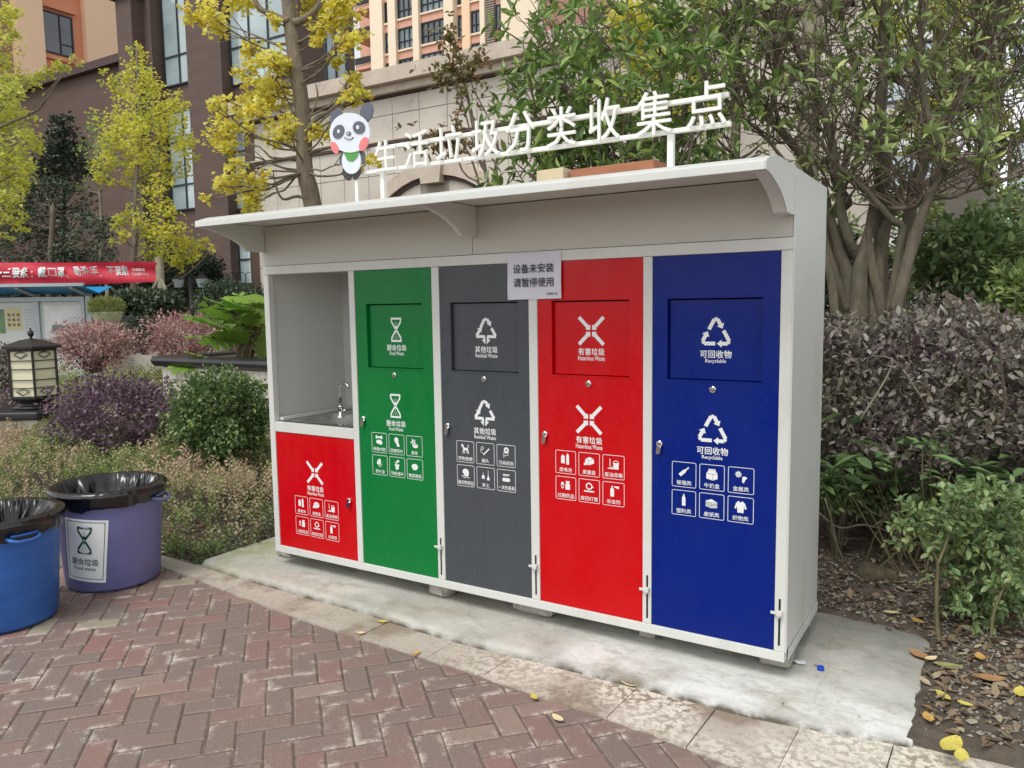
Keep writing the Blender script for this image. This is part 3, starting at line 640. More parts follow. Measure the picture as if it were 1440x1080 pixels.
# paper notice taped over the frame
nt_ = thing('paper_notice', 'white paper notice taped across the tops of the grey and tall red doors', 'notice', (1.9, -.004, 1.73))
pm = MB(); nx = 10
for i in range(nx+1):
    x = 1.751+.297*i/nx
    for j in range(6):
        z = 1.622+.217*j/5; pm.v.append((x, -.006-.004*math.sin(i*.9)*(1-j/5)-.002*math.sin(j*1.4+i*.5), z+.003*(i/nx)))
pm.f = [(i*6+j, (i+1)*6+j, (i+1)*6+j+1, i*6+j+1) for i in range(nx) for j in range(5)]
pm.build('sheet', m_paper, nt_, smooth=True)
text_obj('设备未安装', 'lettering', m_ink, nt_, 1.899, 1.770, -.0125, w=.224, h=.044, bold=.012)
text_obj('请暂停使用', 'lettering', m_ink, nt_, 1.899, 1.704, -.0125, w=.222, h=.044, bold=.012)
text_obj('公建物业 宣', 'lettering', m_ink, nt_, 1.998, 1.648, -.0125, w=.062, h=.011, bold=.01)
# rooftop sign
SY = .10
sgn = thing('rooftop_sign', 'white metal sign of Chinese lettering on two rails along the cabinet roof', 'sign', (1.8, SY, 2.122))
p0 = PY(500, 243, SY); p1 = PY(1025, 172, SY); zl = (p0.z+p1.z)/2
p2 = PY(520, 209, SY); p3 = PY(1022, 130, SY); zu = (p2.z+p3.z)/2
m_sign = M('sign_white', (238, 238, 232), .4, var=.02)
B('rail', m_sign, sgn, p0.x, p1.x, SY+.02, SY+.045, zl-.010, zl+.010, .002)
B('rail', m_sign, sgn, p2.x-.02, p3.x, SY+.02, SY+.045, zu-.010, zu+.010, .002)
for px, py in ((534, 255), (940, 215)):
    p = PY(px, py, SY); B('post', m_sign, sgn, p.x-.014, p.x+.014, SY+.018, SY+.046, 2.12, zl-.011, .002); B('foot_plate', m_sign, sgn, p.x-.035, p.x+.035, SY, SY+.065, 2.119, 2.124)
chars = '生活垃圾分类收集点'
cpx = [(543, 197, 240, 31), (586, 184, 235, 34), (632, 177, 229, 36), (683, 168, 220, 39), (732, 157, 214, 41), (790, 150, 206, 41), (850, 138, 197, 43), (920, 128, 190, 50), (994, 114, 177, 56)]
for ch, (px, y0, y1, wd) in zip(chars, cpx):
    a = PY(px-wd/2, (y0+y1)/2, SY); b = PY(px+wd/2, (y0+y1)/2, SY); t = PY(px, y0, SY); u_ = PY(px, y1, SY)
    text_obj(ch, 'letter', m_sign, sgn, (a.x+b.x)/2, (t.z+u_.z)/2, SY, w=(b.x-a.x), h=(t.z-u_.z), bold=.001, extrude=.007)
print('sign zl', zl, p0.z, p1.z, 'zu', zu, p2.z, p3.z)
# panda cut-out panel
pd = thing('panda_panel', 'flat painted panda cut-out with green scarf at the left end of the sign', 'cut-out', (PY(495, 200, SY).x, SY, 2.3))
mp = {k: M('panda_'+k, c, .5, var=.03) for k, c in {'white': (226, 232, 240), 'grey': (96, 100, 112), 'dark': (60, 58, 60), 'pink': (232, 130, 132), 'green': (88, 158, 76)}.items()}
def pq(x, y): q = PY(460+x/8.306, 130+y/8.306, SY); return (q.x, q.z)
def pell(cx, cy, rx, ry, tilt=0, n=28):
    t = math.radians(tilt); out = []
    for i in range(n):
        a = 2*math.pi*i/n; X = rx*math.cos(a); Y = ry*math.sin(a)
        out.append(pq(cx+X*math.cos(t)-Y*math.sin(t), cy+X*math.sin(t)+Y*math.cos(t)))
    return out[::-1]
def plate(poly, name, col, d):
    return MB().prism(poly, 'y', SY-.004-d, SY+.004-d).build(name, mp[col], pd)
for nm, c, a in (('ear', 'grey', (110, 300, 70, 110, 12)), ('ear', 'grey', (462, 235, 72, 120, 14)), ('leg', 'dark', (235, 945, 48, 88, -14)), ('leg', 'dark', (345, 935, 42, 88, 16)), ('arm', 'grey', (188, 785, 38, 75, 6)), ('arm', 'grey', (405, 760, 38, 80, 0))):
    plate(pell(*a), nm, c, 0)
plate(pell(300, 800, 110, 155), 'body', 'white', .009)
plate([pq(x, y) for x, y in ((215, 700), (395, 680), (372, 760), (320, 812), (262, 800))][::-1], 'scarf', 'green', .0135)
plate(pell(295, 478, 235, 232), 'head', 'white', .018)
for a in ((170, 468, 62, 85, 25), (408, 420, 70, 74, -20)): plate(pell(*a), 'eye_patch', 'grey', .0225)
for a in ((176, 465, 14, 22), (400, 418, 16, 24)): plate(pell(*a), 'eye', 'white', .0265)
for a in ((125, 655, 38, 72, -22), (462, 610, 45, 85, 22)): plate(pell(*a), 'cheek', 'pink', .0225)
plate(pell(288, 490, 26, 24), 'nose', 'grey', .0225); plate(pell(288, 490, 9, 9), 'nose_spot', 'white', .0265)
ml = MB()
for i in range(8):
    t0, t1 = math.radians(20+140*i/8), math.radians(20+140*(i+1)/8)
    q = [pq(290+r_*math.cos(t), 515+.8*r_*math.sin(t)) for r_, t in ((50, t0), (58, t0), (58, t1), (50, t1))]; ml.prism(q, 'y', SY-.0265, SY-.022)
ml.build('mouth', mp['grey'], pd)
pp = PY(500, 255, SY); B('stake', m_sign, pd, pp.x-.01, pp.x+.01, SY+.004, SY+.016, 2.12, PY(500, 205, SY).z)
# boards lying on the roof
b1 = PY(802, 243, .46); b2 = PY(921, 232, .46)
MB().prism([(b1.x, .46), (b2.x, .44), (b2.x+.01, .60), (b1.x+.01, .62)], 'z', 2.1185, PY(860, 232, .46).z).build('wooden_board', m_wood, bevel=.004)
tag(bpy.data.objects['wooden_board'], 'reddish brown board lying flat on the cabinet roof behind the lettering', 'board')
b3 = PY(757, 243, .46); b4 = PY(797, 238, .46)
tb = MB().prism([(b3.x, .44), (b4.x, .42), (b4.x, .60), (b3.x, .62)], 'z', 2.1185, PY(775, 239, .46).z)
tb.tube([(b3.x+.02, .40, 2.13), (b4.x-.01, .46, 2.165)], .009, 6); tb = tb.build('wooden_offcut', m_woodpale, bevel=.003)
tag(tb, 'pale wood offcut beside the brown board on the cabinet roof', 'board')

# rubble stones propping the cabinet
def stone(px, py, wpx, hpx, name, label, seed, y=.03, dep=.10, zt_=.083):
    p = PZ(px, py, .0); k = proj(p)[2]; wd = wpx*k/FPX*1.05
    random.seed(seed); m = MB()
    bmn = 6
    for i in range(bmn):
        for j in range(10):
            th = math.pi*(i+.5)/bmn; ph = 2*math.pi*j/10
            x = math.sin(th)*math.cos(ph); yy = math.sin(th)*math.sin(ph); z = math.cos(th)
            c = lambda q: math.copysign(abs(q)**.4, q)
            r_ = 1+.42*mnoise.noise(Vector((x*1.1, yy*1.1, z*1.1+seed*3.7)))+.16*mnoise.noise(Vector((x*4, yy*4, z*4+seed)))
            m.v.append((c(x)*wd/2*r_, c(yy)*dep/2*r_, zt_/2+c(z)*zt_/2))
    for i in range(bmn-1):
        for j in range(10): a_ = i*10+j; b_ = i*10+(j+1) % 10; m.f.append((a_, a_+10, b_+10, b_))
    m.f += [tuple(range(10)), tuple(range((bmn-1)*10, bmn*10))[::-1]]
    m.v = [(a_+p.x, b_+p.y+dep*.35, c_) for a_, b_, c_ in m.v]
    return tag(m.build(name, m_stone), label, 'stone', 'stones propping up the cabinet')
stone(399, 783, 26, 12, 'prop_stone', 'small pale stone under the left front corner, below the short red door', 1, dep=.14)
stone(513, 803, 26, 14, 'prop_stone', 'small stone block under the joint of short red and green doors', 2, dep=.12)
stone(616, 838, 36, 22, 'prop_stone', 'wedge shaped pale stone under the joint of green and grey doors', 3, dep=.17)
stone(752, 864, 60, 20, 'prop_stone', 'long dark stone under the joint of grey and tall red doors', 4, dep=.14)
stone(911, 897, 22, 16, 'prop_stone', 'small dark stone under the joint of tall red and blue doors', 5, dep=.10)
stone(1088, 938, 46, 18, 'prop_stone', 'flat grey slab of stone under the right front corner below the blue door', 6, dep=.12)
# two more at the back keep it level
for x in (.2, 1.6, 2.9):
    pass

# ------------------------------------------------------------------ tubs on the paving
m_tubblue = M('blue_tub_plastic', (48, 104, 184), .42, var=.10, scale=3, bump=.25, bscale=14, bdist=.01, dirt=(36, 74, 140), dscale=7, dlo=.5, dhi=.8, vs=(1, 1, 4))
m_tubpurple = M('purple_tub_plastic', (108, 112, 164), .45, var=.10, scale=3, bump=.25, bscale=14, bdist=.01, dirt=(122, 112, 142), dscale=6, dlo=.45, dhi=.75, vs=(1, 1, 3))
m_liner = M('black_liner_film', (12, 12, 14), .22, var=.2, spec=.8, bump=.15, bscale=14, bdist=.01)
m_sticker = M('sticker_paper', (244, 248, 248), .5, var=.02); m_stickerink = M('sticker_green_ink', (6, 82, 60), .6)
def tub(cx, cy, mat, label, zr, r0, r1, handles, seed, facing):
    t = thing('waste_tub', label, 'tub', (cx, cy, -.04), 'round plastic waste tubs on the brick paving'); H = zr+.04
    prof = [(.0, .012), (r0-.03, .012), (r0-.012, 0), (r0, .02), (r0+(r1-r0)*.75, H*.74), (r0+(r1-r0)*.77, H*.755), (r0+(r1-r0)*.82, H*.77), (r1, H-.03), (r1+.012, H-.028), (r1+.014, H), (r1-.006, H+.002), (r1-.012, H-.04), (r0-.01, .03), (0, .03)]
    MB().lathe(prof, 56, (cx, cy, -.04)).build('body', mat, t, smooth=True)
    def rip(r, z, a, i):
        aa = a+.05*i*math.sin(3*a+seed); f = (1-2.4*abs(mnoise.noise(Vector((math.cos(aa)*5+seed, math.sin(aa)*5, i*.15)))))*.9+.45*mnoise.noise(Vector((math.cos(aa)*13, math.sin(aa)*13+seed, i*.22)))-.4
        f2 = mnoise.noise(Vector((math.cos(a)*3.2, math.sin(a)*3.2+seed*2, i*.45)))
        amp = [.007, .009, .006, .003, .003, .006, .030, .05, .065, .08, .075, .05][min(i, 11)]
        zz = z + (.018*f2+.006*f if i == 0 else 0) + (.02*f if 6 < i < 11 else .002*f)
        rr = r + amp*f - (.0 if i < 6 else .02*f2)
        if i == 6: rr = r+.006*f; zz += .004
        if i >= 7: rr = min(rr, r1-.026)
        return rr, zz
    lp = [(r1+.004, H-.085), (r1+.015, H-.064), (r1+.019, H-.04), (r1+.026, H-.02), (r1+.027, H+.004), (r1+.010, H+.018), (r1-.026, H+.012), (r1-.05, H-.06), (r1-.075, H-.12), (r1-.11, H-.19), (r1-.15, H-.26), (.08, H-.30), (.0, H-.30)]
    ml_ = MB().lathe(lp, 220, (cx, cy, -.04), rip).build('bag_liner', m_liner, t, smooth=True)
    for ha in handles:
        ha += facing; R = r1+.002; m = MB(); zc = H-.085-.04
        pts = []
        for k in range(9):
            q = -1+k/4; a_ = ha+q*.27; out = .060*(1-abs(q)**4) + .005
            pts.append((cx+(R-.012+out)*math.cos(a_), cy+(R-.012+out)*math.sin(a_), zc+.02-.02*(1-abs(q)**3)))
        m.tube(pts, .010, 8)
        q_ = [(R-.02, zc+.035), (R+.025, zc+.03), (R+.025, zc+.024), (R-.02, zc+.0)]
        k0 = len(m.v); nseg = 6
        for j in range(nseg+1):
            a_ = ha-.2+.4*j/nseg
            for rr, zz in q_: m.v.append((cx+rr*math.cos(a_), cy+rr*math.sin(a_), zz))
        for j in range(nseg):
            for i_ in range(4): a_, b_ = k0+j*4+i_, k0+j*4+(i_+1) % 4; m.f.append((a_, b_, b_+4, a_+4))
        m.build('handle', mat, t, smooth=True)
    return t
pz_ = .545
tp = tub(-.764, -.60, m_tubpurple, 'faded purple round tub with a food waste sticker and a black bag liner', pz_, .262, .300, [math.radians(62), math.radians(242)], 1.3, math.atan2(CAM.y+.60, CAM.x+.764))
tp2 = tub(-.69, -1.27, m_tubblue, 'bright blue round tub lined with a black bag, cut off by the left edge', .53, .262, .300, [math.radians(22), math.radians(202)], 5.1, math.atan2(CAM.y+1.247, CAM.x+.64))
# sticker wrapped round the purple tub
vx, vy = math.atan2(CAM.y+.60, CAM.x+.764), 0
def wrap(off, r=None):
    def f(p):
        x, y, z = p; tl = math.radians(-6); X = x*math.cos(tl)-(z-.22)*math.sin(tl); Z = x*math.sin(tl)+(z-.22)*math.cos(tl)+.22
        rr = .262+.038*.75*max(0, Z+.04)/(.585*.74)+off-y*.5; a_ = vx-math.radians(31)+X/.285
        return (-.764+rr*math.cos(a_), -.60+rr*math.sin(a_), Z)
    return f
sm = MB(); f0 = wrap(.002)
for i in range(13):
    for j in range(5): sm.v.append(f0((-.125+.25*i/12, 0, .035+.375*j/4)))
sm.f = [(i*5+j, (i+1)*5+j, (i+1)*5+j+1, i*5+j+1) for i in range(12) for j in range(4)]
stk = sm.build('sticker', m_sticker, tp, smooth=True)
f1 = wrap(.0032)
def dens(polys):
    out = []
    for p in polys:
        q = []
        for k in range(len(p)):
            a_, b_ = p[k], p[(k+1) % len(p)]; q += [(a_[0]+(b_[0]-a_[0])*t, a_[1]+(b_[1]-a_[1])*t) for t in (0, .34, .67)]
        out.append(q)
    return out
bl = [rect(x0, y0, x1, y1) for k in range(8) for x0, x1 in ((-.108+.027*k, -.081+.027*k),) for y0, y1 in ((.052, .0555), (.3935, .397))]+[rect(-.110, .054, -.1065, .395), rect(.1065, .054, .110, .395)]
flat(bl, 'sticker_border', m_stickerink, stk, 0, 0, 0, 1, 1, f1)
flat([[(a_, b_) for a_, b_ in p] for p in dens(hourglass())], 'emblem', m_stickerink, stk, 0, .285, 0, .062, .082, f1)
text_obj('厨余垃圾', 'lettering', m_stickerink, stk, 0, .155, .0, w=.165, h=.042, bold=.014, fn=f1)
text_obj('Food waste', 'lettering', m_stickerink, stk, 0, .115, .0, w=.135, h=.022, bold=.008, fn=f1)

# ------------------------------------------------------------------ buildings
m_brown = M('brown_cladding', (98, 80, 73), .75, var=.12, scale=1.5, bump=.4, bscale=7, bdist=.02, dirt=(82, 68, 62), dscale=.5, vs=(.4, .4, 2))
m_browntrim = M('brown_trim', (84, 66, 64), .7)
m_peach = M('peach_render', (250, 216, 180), .85, var=.04, scale=.3)
m_orange = M('orange_render', (228, 158, 122), .85, var=.05, scale=.3)
m_taupe = M('taupe_render', (170, 140, 110), .85)
m_cream = M('cream_pilaster', (246, 230, 204), .85, var=.03)
m_salmon = M('salmon_spandrel', (222, 172, 150), .85, var=.05)  # salmon lightened so distance haze is part of the colour
m_granite = M('granite_cladding', (204, 196, 184), .55, var=.10, scale=1.2, dirt=(166, 152, 138), dscale=3, bump=.1, bscale=40)
m_granite2 = M('granite_recess', (160, 150, 140), .7, var=.08, dirt=(130, 122, 114), dscale=1)
m_cornice = M('cornice_stone', (200, 186, 170), .8, var=.12, dirt=(120, 106, 96), dscale=2)
m_grout = M('dark_joint', (96, 80, 70), .9)
m_frame = M('window_frame', (44, 50, 56), .5)
def glass_mat(name, c, r=.08, var=.25):
    m, nt, b = mat_base(name); co = coords(nt)
    f = noise_fac(nt, co, .35, .35, .65, 2, .5, (1, 1, 2.2)); c = lin(c)
    nt.links.new(mixc(nt, f, tuple(v*(1-var) for v in c), tuple(min(1, v*(1+var)) for v in c)), b.inputs['Base Color'])
    b.inputs['Roughness'].default_value = r; b.inputs['Specular IOR Level'].default_value = 1.; b.inputs['Coat Weight'].default_value = .6; b.inputs['Coat Roughness'].default_value = .04
    return m
m_glass = glass_mat('pale_glass', (168, 186, 188)); m_glassd = glass_mat('dark_glass', (58, 66, 72), var=.5); m_glassm = glass_mat('mid_glass', (104, 122, 128), var=.4)
def window(parent, x0, x1, z0, z1, Y, nx, nz, glass, fw_=.05, dep=.06, frame=m_frame, inset=0.):
    """window facing -y: frame part with panes as sub-parts"""
    m = MB()
    def bar(a, b, c, d_): m.box(a, b, Y-dep, Y+.02, c, d_)
    bar(x0, x1, z0, z0+fw_); bar(x0, x1, z1-fw_, z1); bar(x0, x0+fw_, z0+fw_, z1-fw_); bar(x1-fw_, x1, z0+fw_, z1-fw_)
    cx = [x0+fw_+(x1-x0-2*fw_)*k/nx for k in range(nx+1)]
    cz = [z0+fw_+(z1-z0-2*fw_)*q for q in nz]
    for a_ in cx[1:-1]: bar(a_-fw_/2, a_+fw_/2, z0+fw_, z1-fw_)
    for b_ in cz[1:-1]:
        for a_, c_ in zip(cx[:-1], cx[1:]): m.box(a_+fw_/2, c_-fw_/2, Y-dep+.005, Y+.015, b_-fw_/2, b_+fw_/2)
    f = m.build('window', frame, parent)
    for a_, c_ in zip(cx[:-1], cx[1:]):
        for b_, d_ in zip(cz[:-1], cz[1:]): MB().box(a_, c_, Y-.02, Y-.008, b_, d_).build('pane', glass, f)
    return f
# --- brown building at y = 14
YB = 14.
bb = thing('brown_building', 'dark brown clad building with tall teal glazed windows behind the yellow ginkgo', 'building', (-22, YB, -.1))
def xz(px, py, Y): p = PY(px, py, Y); return p.x, p.z
xl, zlow = xz(-120, 110, YB)[0], xz(100, 111, YB)[1]
xt0, xt1 = xz(176, 90, YB-.6)[0], xz(226, 60, YB)[0]
xw = [xz(225, 60, YB)[0], xz(272, 60, YB)[0], xz(321, 60, YB)[0], xz(405, 60, YB)[0]]
B('wall', m_brown, bb, xl, xt0+.05, YB, YB+8, -.2, zlow)
B('parapet', m_browntrim, bb, xl, xt0-.003, YB-.25, YB+.3, zlow+.002, zlow+.28)
B('wall', m_brown, bb, xt0+.06, xt1, YB-.35, YB+2.4, -.2, 30)
B('chimney', m_brown, bb, xt0-.05, xt0+.8, YB-.8, YB-.352, -.2, xz(190, 12, YB)[1]); B('chimney_cap', m_browntrim, bb, xt0-.2, xt0+.95, YB-.95, YB-.3, xz(190, 12, YB)[1]+.002, xz(190, 4, YB)[1])
xr = xz(498, 60, YB+2.5)[0]
B('wall', m_brown, bb, xt1+.002, xr, YB+.1, YB+2.5, -.2, 30)
B('pier', m_brown, bb, xw[1]+.02, xw[2]-.02, YB-.3, YB+.098, -.2, 30)
zb1 = xz(250, 119, YB)[1]; zb2 = xz(262, 295, YB)[1]; zb3 = xz(262, 152, YB)[1]
window(bb, xw[0]+.1, xw[1]-.02, zb1, zb1+5.2, YB+.08, 2, [0, .18, .62, 1], m_glass)
window(bb, xw[0]+.1, xw[1]-.02, zb2, zb3, YB+.08, 2, [0, .25, .7, .75, 1], m_glass)
window(bb, xw[2]+.02, xw[3], xz(340, 118, YB)[1], xz(340, 118, YB)[1]+5.6, YB+.08, 3, [0, .2, .62, 1], m_glass)
window(bb, xz(327, 240, YB)[0], xz(346, 240, YB)[0], xz(337, 295, YB)[1], xz(337, 178, YB)[1], YB+.08, 1, [0, .72, 1], m_glass)
window(bb, xz(334, 360, YB)[0], xz(356, 360, YB)[0], xz(345, 400, YB)[1], xz(345, 340, YB)[1], YB+.08, 1, [0, .6, 1], m_glass)
B('ledge', m_browntrim, bb, xw[2], xr, YB-.7, YB-.002, xz(430, 145, YB)[1], xz(430, 138, YB)[1])
window(bb, xz(455, 60, YB)[0], xz(485, 60, YB)[0], xz(480, 120, YB)[1], xz(480, 120, YB)[1]+6, YB+.08, 2, [0, .3, .65, 1], m_glassm)
# --- granite clad wall at y = 10
YC = 10.
gw = thing('granite_wall', 'beige granite clad wall with cornice and blind arch behind the cabinet sign', 'wall', (-5, YC, -.1))
xa, xb_ = xz(345, 250, YC)[0], xz(1190, 250, YC)[0]; zc = xz(595, 113, YC)[1]
B('core', m_grout, gw, xa, xb_, YC+.03, YC+.6, -.2, zc-.05)
tw = (xz(553, 195, YC)[0]-xz(517, 200, YC)[0]); th = .62
gt = MB().box(0, tw-.014, 0, .035, 0, th-.014); gtm = bpy.data.meshes.new('tile'); gtm.from_pydata(gt.v, [], gt.f); gtm.materials.append(m_granite)
x0 = xz(517, 200, YC)[0]; kx = int((x0-xa)/tw); ztop_ = xz(525, 165, YC)[1]; band_z = xz(560, 197, YC)[1]
ac = xz(612, 238, YC); arcR = (xz(612, 300, YC)[0]-xz(493, 300, YC)[0])*1.02
zcen = ac[1]-arcR+.15
for i in range(-kx, 60):
    xx = x0+i*tw
    if xx > xb_: break
    for j in range(-9, 3):
        zz = ztop_+j*th
        if zz > zc-.26 or zz < .4: continue
        if math.hypot(xx+tw/2-ac[0], zz+th/2-zcen) < arcR*.86 and zz < ac[1]: continue
        inst('tile', gtm, gw, (xx, YC+random.uniform(-.003, .003), zz), (0, 0, 0), (1, 1, min(1, (zc-.21-zz)/th)))
B('cornice', m_cornice, gw, xa-.1, xb_, YC-.34, YC+.6, zc+.002, zc+.30)
B('cornice_step', m_cornice, gw, xa-.05, xb_, YC-.18, YC+.59, zc-.16, zc)
B('shadow_strip', m_browntrim, gw, xa-.02, xb_, YC-.06, YC+.59, zc-.20, zc-.162)  # solid brown strip; the shadow line under the cornice is in its colour
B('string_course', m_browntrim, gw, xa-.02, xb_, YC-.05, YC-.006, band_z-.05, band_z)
B('string_course', m_cornice, gw, xa-.02, xb_, YC-.06, YC-.006, band_z+.002, band_z+.035)
am = MB()
for k in range(24):
    a0_, a1_ = math.pi*k/24, math.pi*(k+1)/24
    q = [(ac[0]+r_*math.cos(a_), zcen+r_*math.sin(a_)) for r_, a_ in ((arcR-.28, a0_), (arcR, a0_), (arcR, a1_), (arcR-.28, a1_))]
    am.prism(q, 'y', YC-.12, YC+.03)
am.build('arch_moulding', m_cornice, gw)
am = MB()
for k in range(24):
    a0_, a1_ = math.pi*k/24, math.pi*(k+1)/24
    q = [(ac[0]+r_*math.cos(a_), zcen+r_*math.sin(a_)) for r_, a_ in ((arcR-.36, a0_), (arcR-.285, a0_), (arcR-.285, a1_), (arcR-.36, a1_))]
    am.prism(q, 'y', YC-.05, YC+.03)
am.build('arch_inner_moulding', m_browntrim, gw)
am = MB().prism([(ac[0]+(arcR-.365)*math.cos(math.pi*k/24), zcen+(arcR-.365)*math.sin(math.pi*k/24)) for k in range(25)]+[(ac[0]-(arcR-.365), .2), (ac[0]+(arcR-.365), .2)], 'y', YC+.01, YC+.03)
am.build('arch_panel', m_granite2, gw)
MB().prism([(ac[0]-.24, ac[1]-.30), (ac[0]+.24, ac[1]-.30), (ac[0]+.30, ac[1]+.16), (ac[0]-.30, ac[1]+.16)], 'y', YC-.2, YC+.0).build('keystone', m_cornice, gw)
# --- peach building (far left): its window wall faces +x
XA = -34.
pb = thing('peach_building', 'peach and orange rendered block with one dark window above the brown parapet', 'building', (XA, 20, -.1))
ya = [PX(q, 60, XA).y for q in (-60, 17, 55, 118, 178)]
za = lambda px, py: PX(px, py, XA).z
B('wall', m_taupe, pb, XA-10, XA+.0, ya[0]-6, ya[1], -.2, 34)
B('wall', m_peach, pb, XA-10, XA+.5, ya[1]+.002, ya[2], -.2, 34)
B('wall', m_orange, pb, XA-10, XA-.1, ya[2]+.002, ya[3], -.2, 34)
B('wall', m_peach, pb, XA-10, XA+.25, ya[3]+.002, ya[4]+14, -.2, 34)
yw0, yw1 = PX(59, 40, XA).y, PX(103, 40, XA).y
for lv in range(-1, 3):
    z0_, z1_ = za(80, 76)+lv*3.2, za(80, 18)+lv*3.2
    MB().box(XA-.098, XA+.10, yw0-.25, yw1+.1, z0_-.28, z0_-.10).build('sill', m_orange, pb)
    MB().box(XA-.098, XA+.12, yw0-.25, yw1+.1, z1_+.12, z1_+.30).build('lintel', m_orange, pb)
    f = MB(); f.box(XA-.098, XA-.03, yw0, yw1, z0_, z0_+.07); f.box(XA-.098, XA-.03, yw0, yw1, z1_-.07, z1_); f.box(XA-.098, XA-.03, yw0, yw0+.07, z0_+.071, z1_-.071); f.box(XA-.098, XA-.03, yw1-.07, yw1, z0_+.071, z1_-.071); ym = yw0+(yw1-yw0)*.58; f.box(XA-.098, XA-.03, ym-.03, ym+.03, z0_+.071, z1_-.071); f.box(XA-.098, XA-.035, ym+.031, yw1-.071, z0_+.5, z0_+.56)
    f = f.build('window', m_frame, pb)
    MB().box(XA-.095, XA-.07, yw0+.07, yw1-.07, z0_+.07, z1_-.07).build('pane', m_glassd, f)
# --- tall residential block at y = 60
YD = 60.
tb_ = thing('apartment_tower', 'tall cream and salmon apartment tower with bays of enclosed balconies, far behind the wall', 'building', (-45, YD, -.1))
xx = lambda px: xz(px, 60, YD)[0]
floor_h = xz(572, 33, YD)[1]-xz(572, 77, YD)[1]
zf = xz(572, 72, YD)[1]
B('core', m_salmon, tb_, xx(527), xx(760), YD+.5, YD+16, -.2, zf+6*floor_h)
for a_, b_, dp, mt in ((527, 540, .7, m_cream), (549.5, 560, .9, m_cream), (584, 592.5, .9, m_cream), (628, 641, .9, m_cream), (650, 661, .5, m_peach), (675, 681.5, .5, m_cream), (709, 760, 1.0, m_cream), (519, 524, .3, m_cream)):
    B('pilaster', mt, tb_, xx(a_), xx(b_), YD-dp+.5, YD+.498+.0, -.2, zf+6*floor_h)
bays_ = [(540, 549.5, 1, .3), (560, 584, 3, .1), (592.5, 628, 4, .1), (641, 650, 1, .5), (661, 675, 2, .3)]
for lv in range(-2, 4):
    z_ = zf+lv*floor_h
    for a_, b_, nx_, ins in bays_:
        window(tb_, xx(a_)+.05, xx(b_)-.05, z_+.15, z_+floor_h*.76, YD+ins, nx_, [0, .4, 1], m_glassm if (lv+nx_) % 2 else m_glassd, .09, .12)
        B('spandrel', m_salmon, tb_, xx(a_)+.02, xx(b_)-.02, YD+ins-.1, YD+.49, z_+floor_h*.78, z_+floor_h*1.02)
        B('sill', m_cream, tb_, xx(a_)+.02, xx(b_)-.02, YD+ins-.25, YD+ins+.0, z_+floor_h*1.022, z_+floor_h*1.08)
    lo = MB()
    for k in range(14): lo.box(xx(682), xx(694), YD+.2, YD+.36, z_+.0+floor_h*k/14, z_+.12+floor_h*k/14)
    lo.build('louvre_screen', m_granite2, tb_)
    window(tb_, xx(695.5), xx(708.5), z_+.15, z_+floor_h*.78, YD+.3, 2, [0, 1], m_glassd, .09, .12)
    # recessed wing with open balconies at the left
    B('balcony_slab', m_salmon, tb_, xx(488), xx(516), YD+1.2, YD+6, z_+floor_h*.9, z_+floor_h*1.06)
    B('balcony_rail', m_darkmetal, tb_, xx(488), xx(516), YD+1.1, YD+1.16, z_+floor_h*1.07, z_+floor_h*1.3)
    window(tb_, xx(490), xx(515), z_+.1, z_+floor_h*.85, YD+3.9, 3, [0, 1], m_glassd, .09, .12)
B('wing', m_salmon, tb_, xx(470), xx(526), YD+4, YD+16, -.2, zf+6*floor_h)
# --- pale building behind the right-hand trees
YE = 24.
pe = thing('pale_building', 'white walled building glimpsed between the bare stems on the right', 'building', (8, YE, -.1))
m_pale = M('pale_wall', (222, 222, 216), .8, var=.04)
B('wall', m_pale, pe, xz(1020, 100, YE)[0], xz(1330, 100, YE)[0], YE, YE+8, -.2, xz(1190, -60, YE)[1])
for a_ in range(5):
    for lv in range(4):
        x_ = xz(1040, 100, YE)[0]+1.2+a_*3.3; window(pe, x_, x_+1.6, 1.2+lv*3.2, 2.9+lv*3.2, YE-.02, 2, [0, 1], m_glass, .08, .06)
# stone pillar on the right
sp_ = PD(1362, 300, 8.0); pl_ = thing('stone_pillar', 'square grey stone pillar behind the leafy bush on the right', 'pillar', (sp_.x, sp_.y, -.1))
ztp = PD(1375, 228, 8.0).z
B('shaft', m_granite2, pl_, sp_.x-.2, sp_.x+.22, sp_.y-.2, sp_.y+.22, -.2, ztp, .01)
B('cap', m_cornice, pl_, sp_.x-.24, sp_.x+.26, sp_.y-.24, sp_.y+.26, ztp+.002, ztp+.06, .01)

# ------------------------------------------------------------------ vegetation
def barkmat(name, c, dirt, sc=1.):
    m, nt, b = mat_base(name); co = coords(nt)
    f = noise_fac(nt, co, 14*sc, .3, .7, 8, .7, (1, 1, .25)); col = mixc(nt, f, tuple(v*.62 for v in lin(c)), tuple(v*1.2 for v in lin(c)))
    col = mixc(nt, mth(nt, 'MULTIPLY', noise_fac(nt, co, 3.5*sc, .5, .65, 6), .7), col, lin(dirt)); nt.links.new(col, b.inputs['Base Color'])
    b.inputs['Roughness'].default_value = .9; n = N(nt, 'ShaderNodeTexNoise', Scale=36.*sc, Detail=8.)
    mp = N(nt, 'ShaderNodeMapping'); mp.inputs['Scale'].default_value = (1, 1, .22); nt.links.new(co, mp.inputs['Vector']); nt.links.new(mp.outputs[0], n.inputs['Vector'])
    add_bump(nt, b, n.outputs['Fac'], 1, .02); return m
m_ginkbark = barkmat('ginkgo_bark', (134, 122, 104), (98, 92, 78)); m_bark = barkmat('bark', (112, 104, 88), (84, 88, 66)); m_twig = M('twig', (108, 96, 84), .9, var=.3, scale=20)
m_barkpale = barkmat('pale_bark', (142, 136, 116), (104, 104, 84)); m_stemgreen = M('green_stem', (112, 104, 74), .7, var=.2, scale=20)
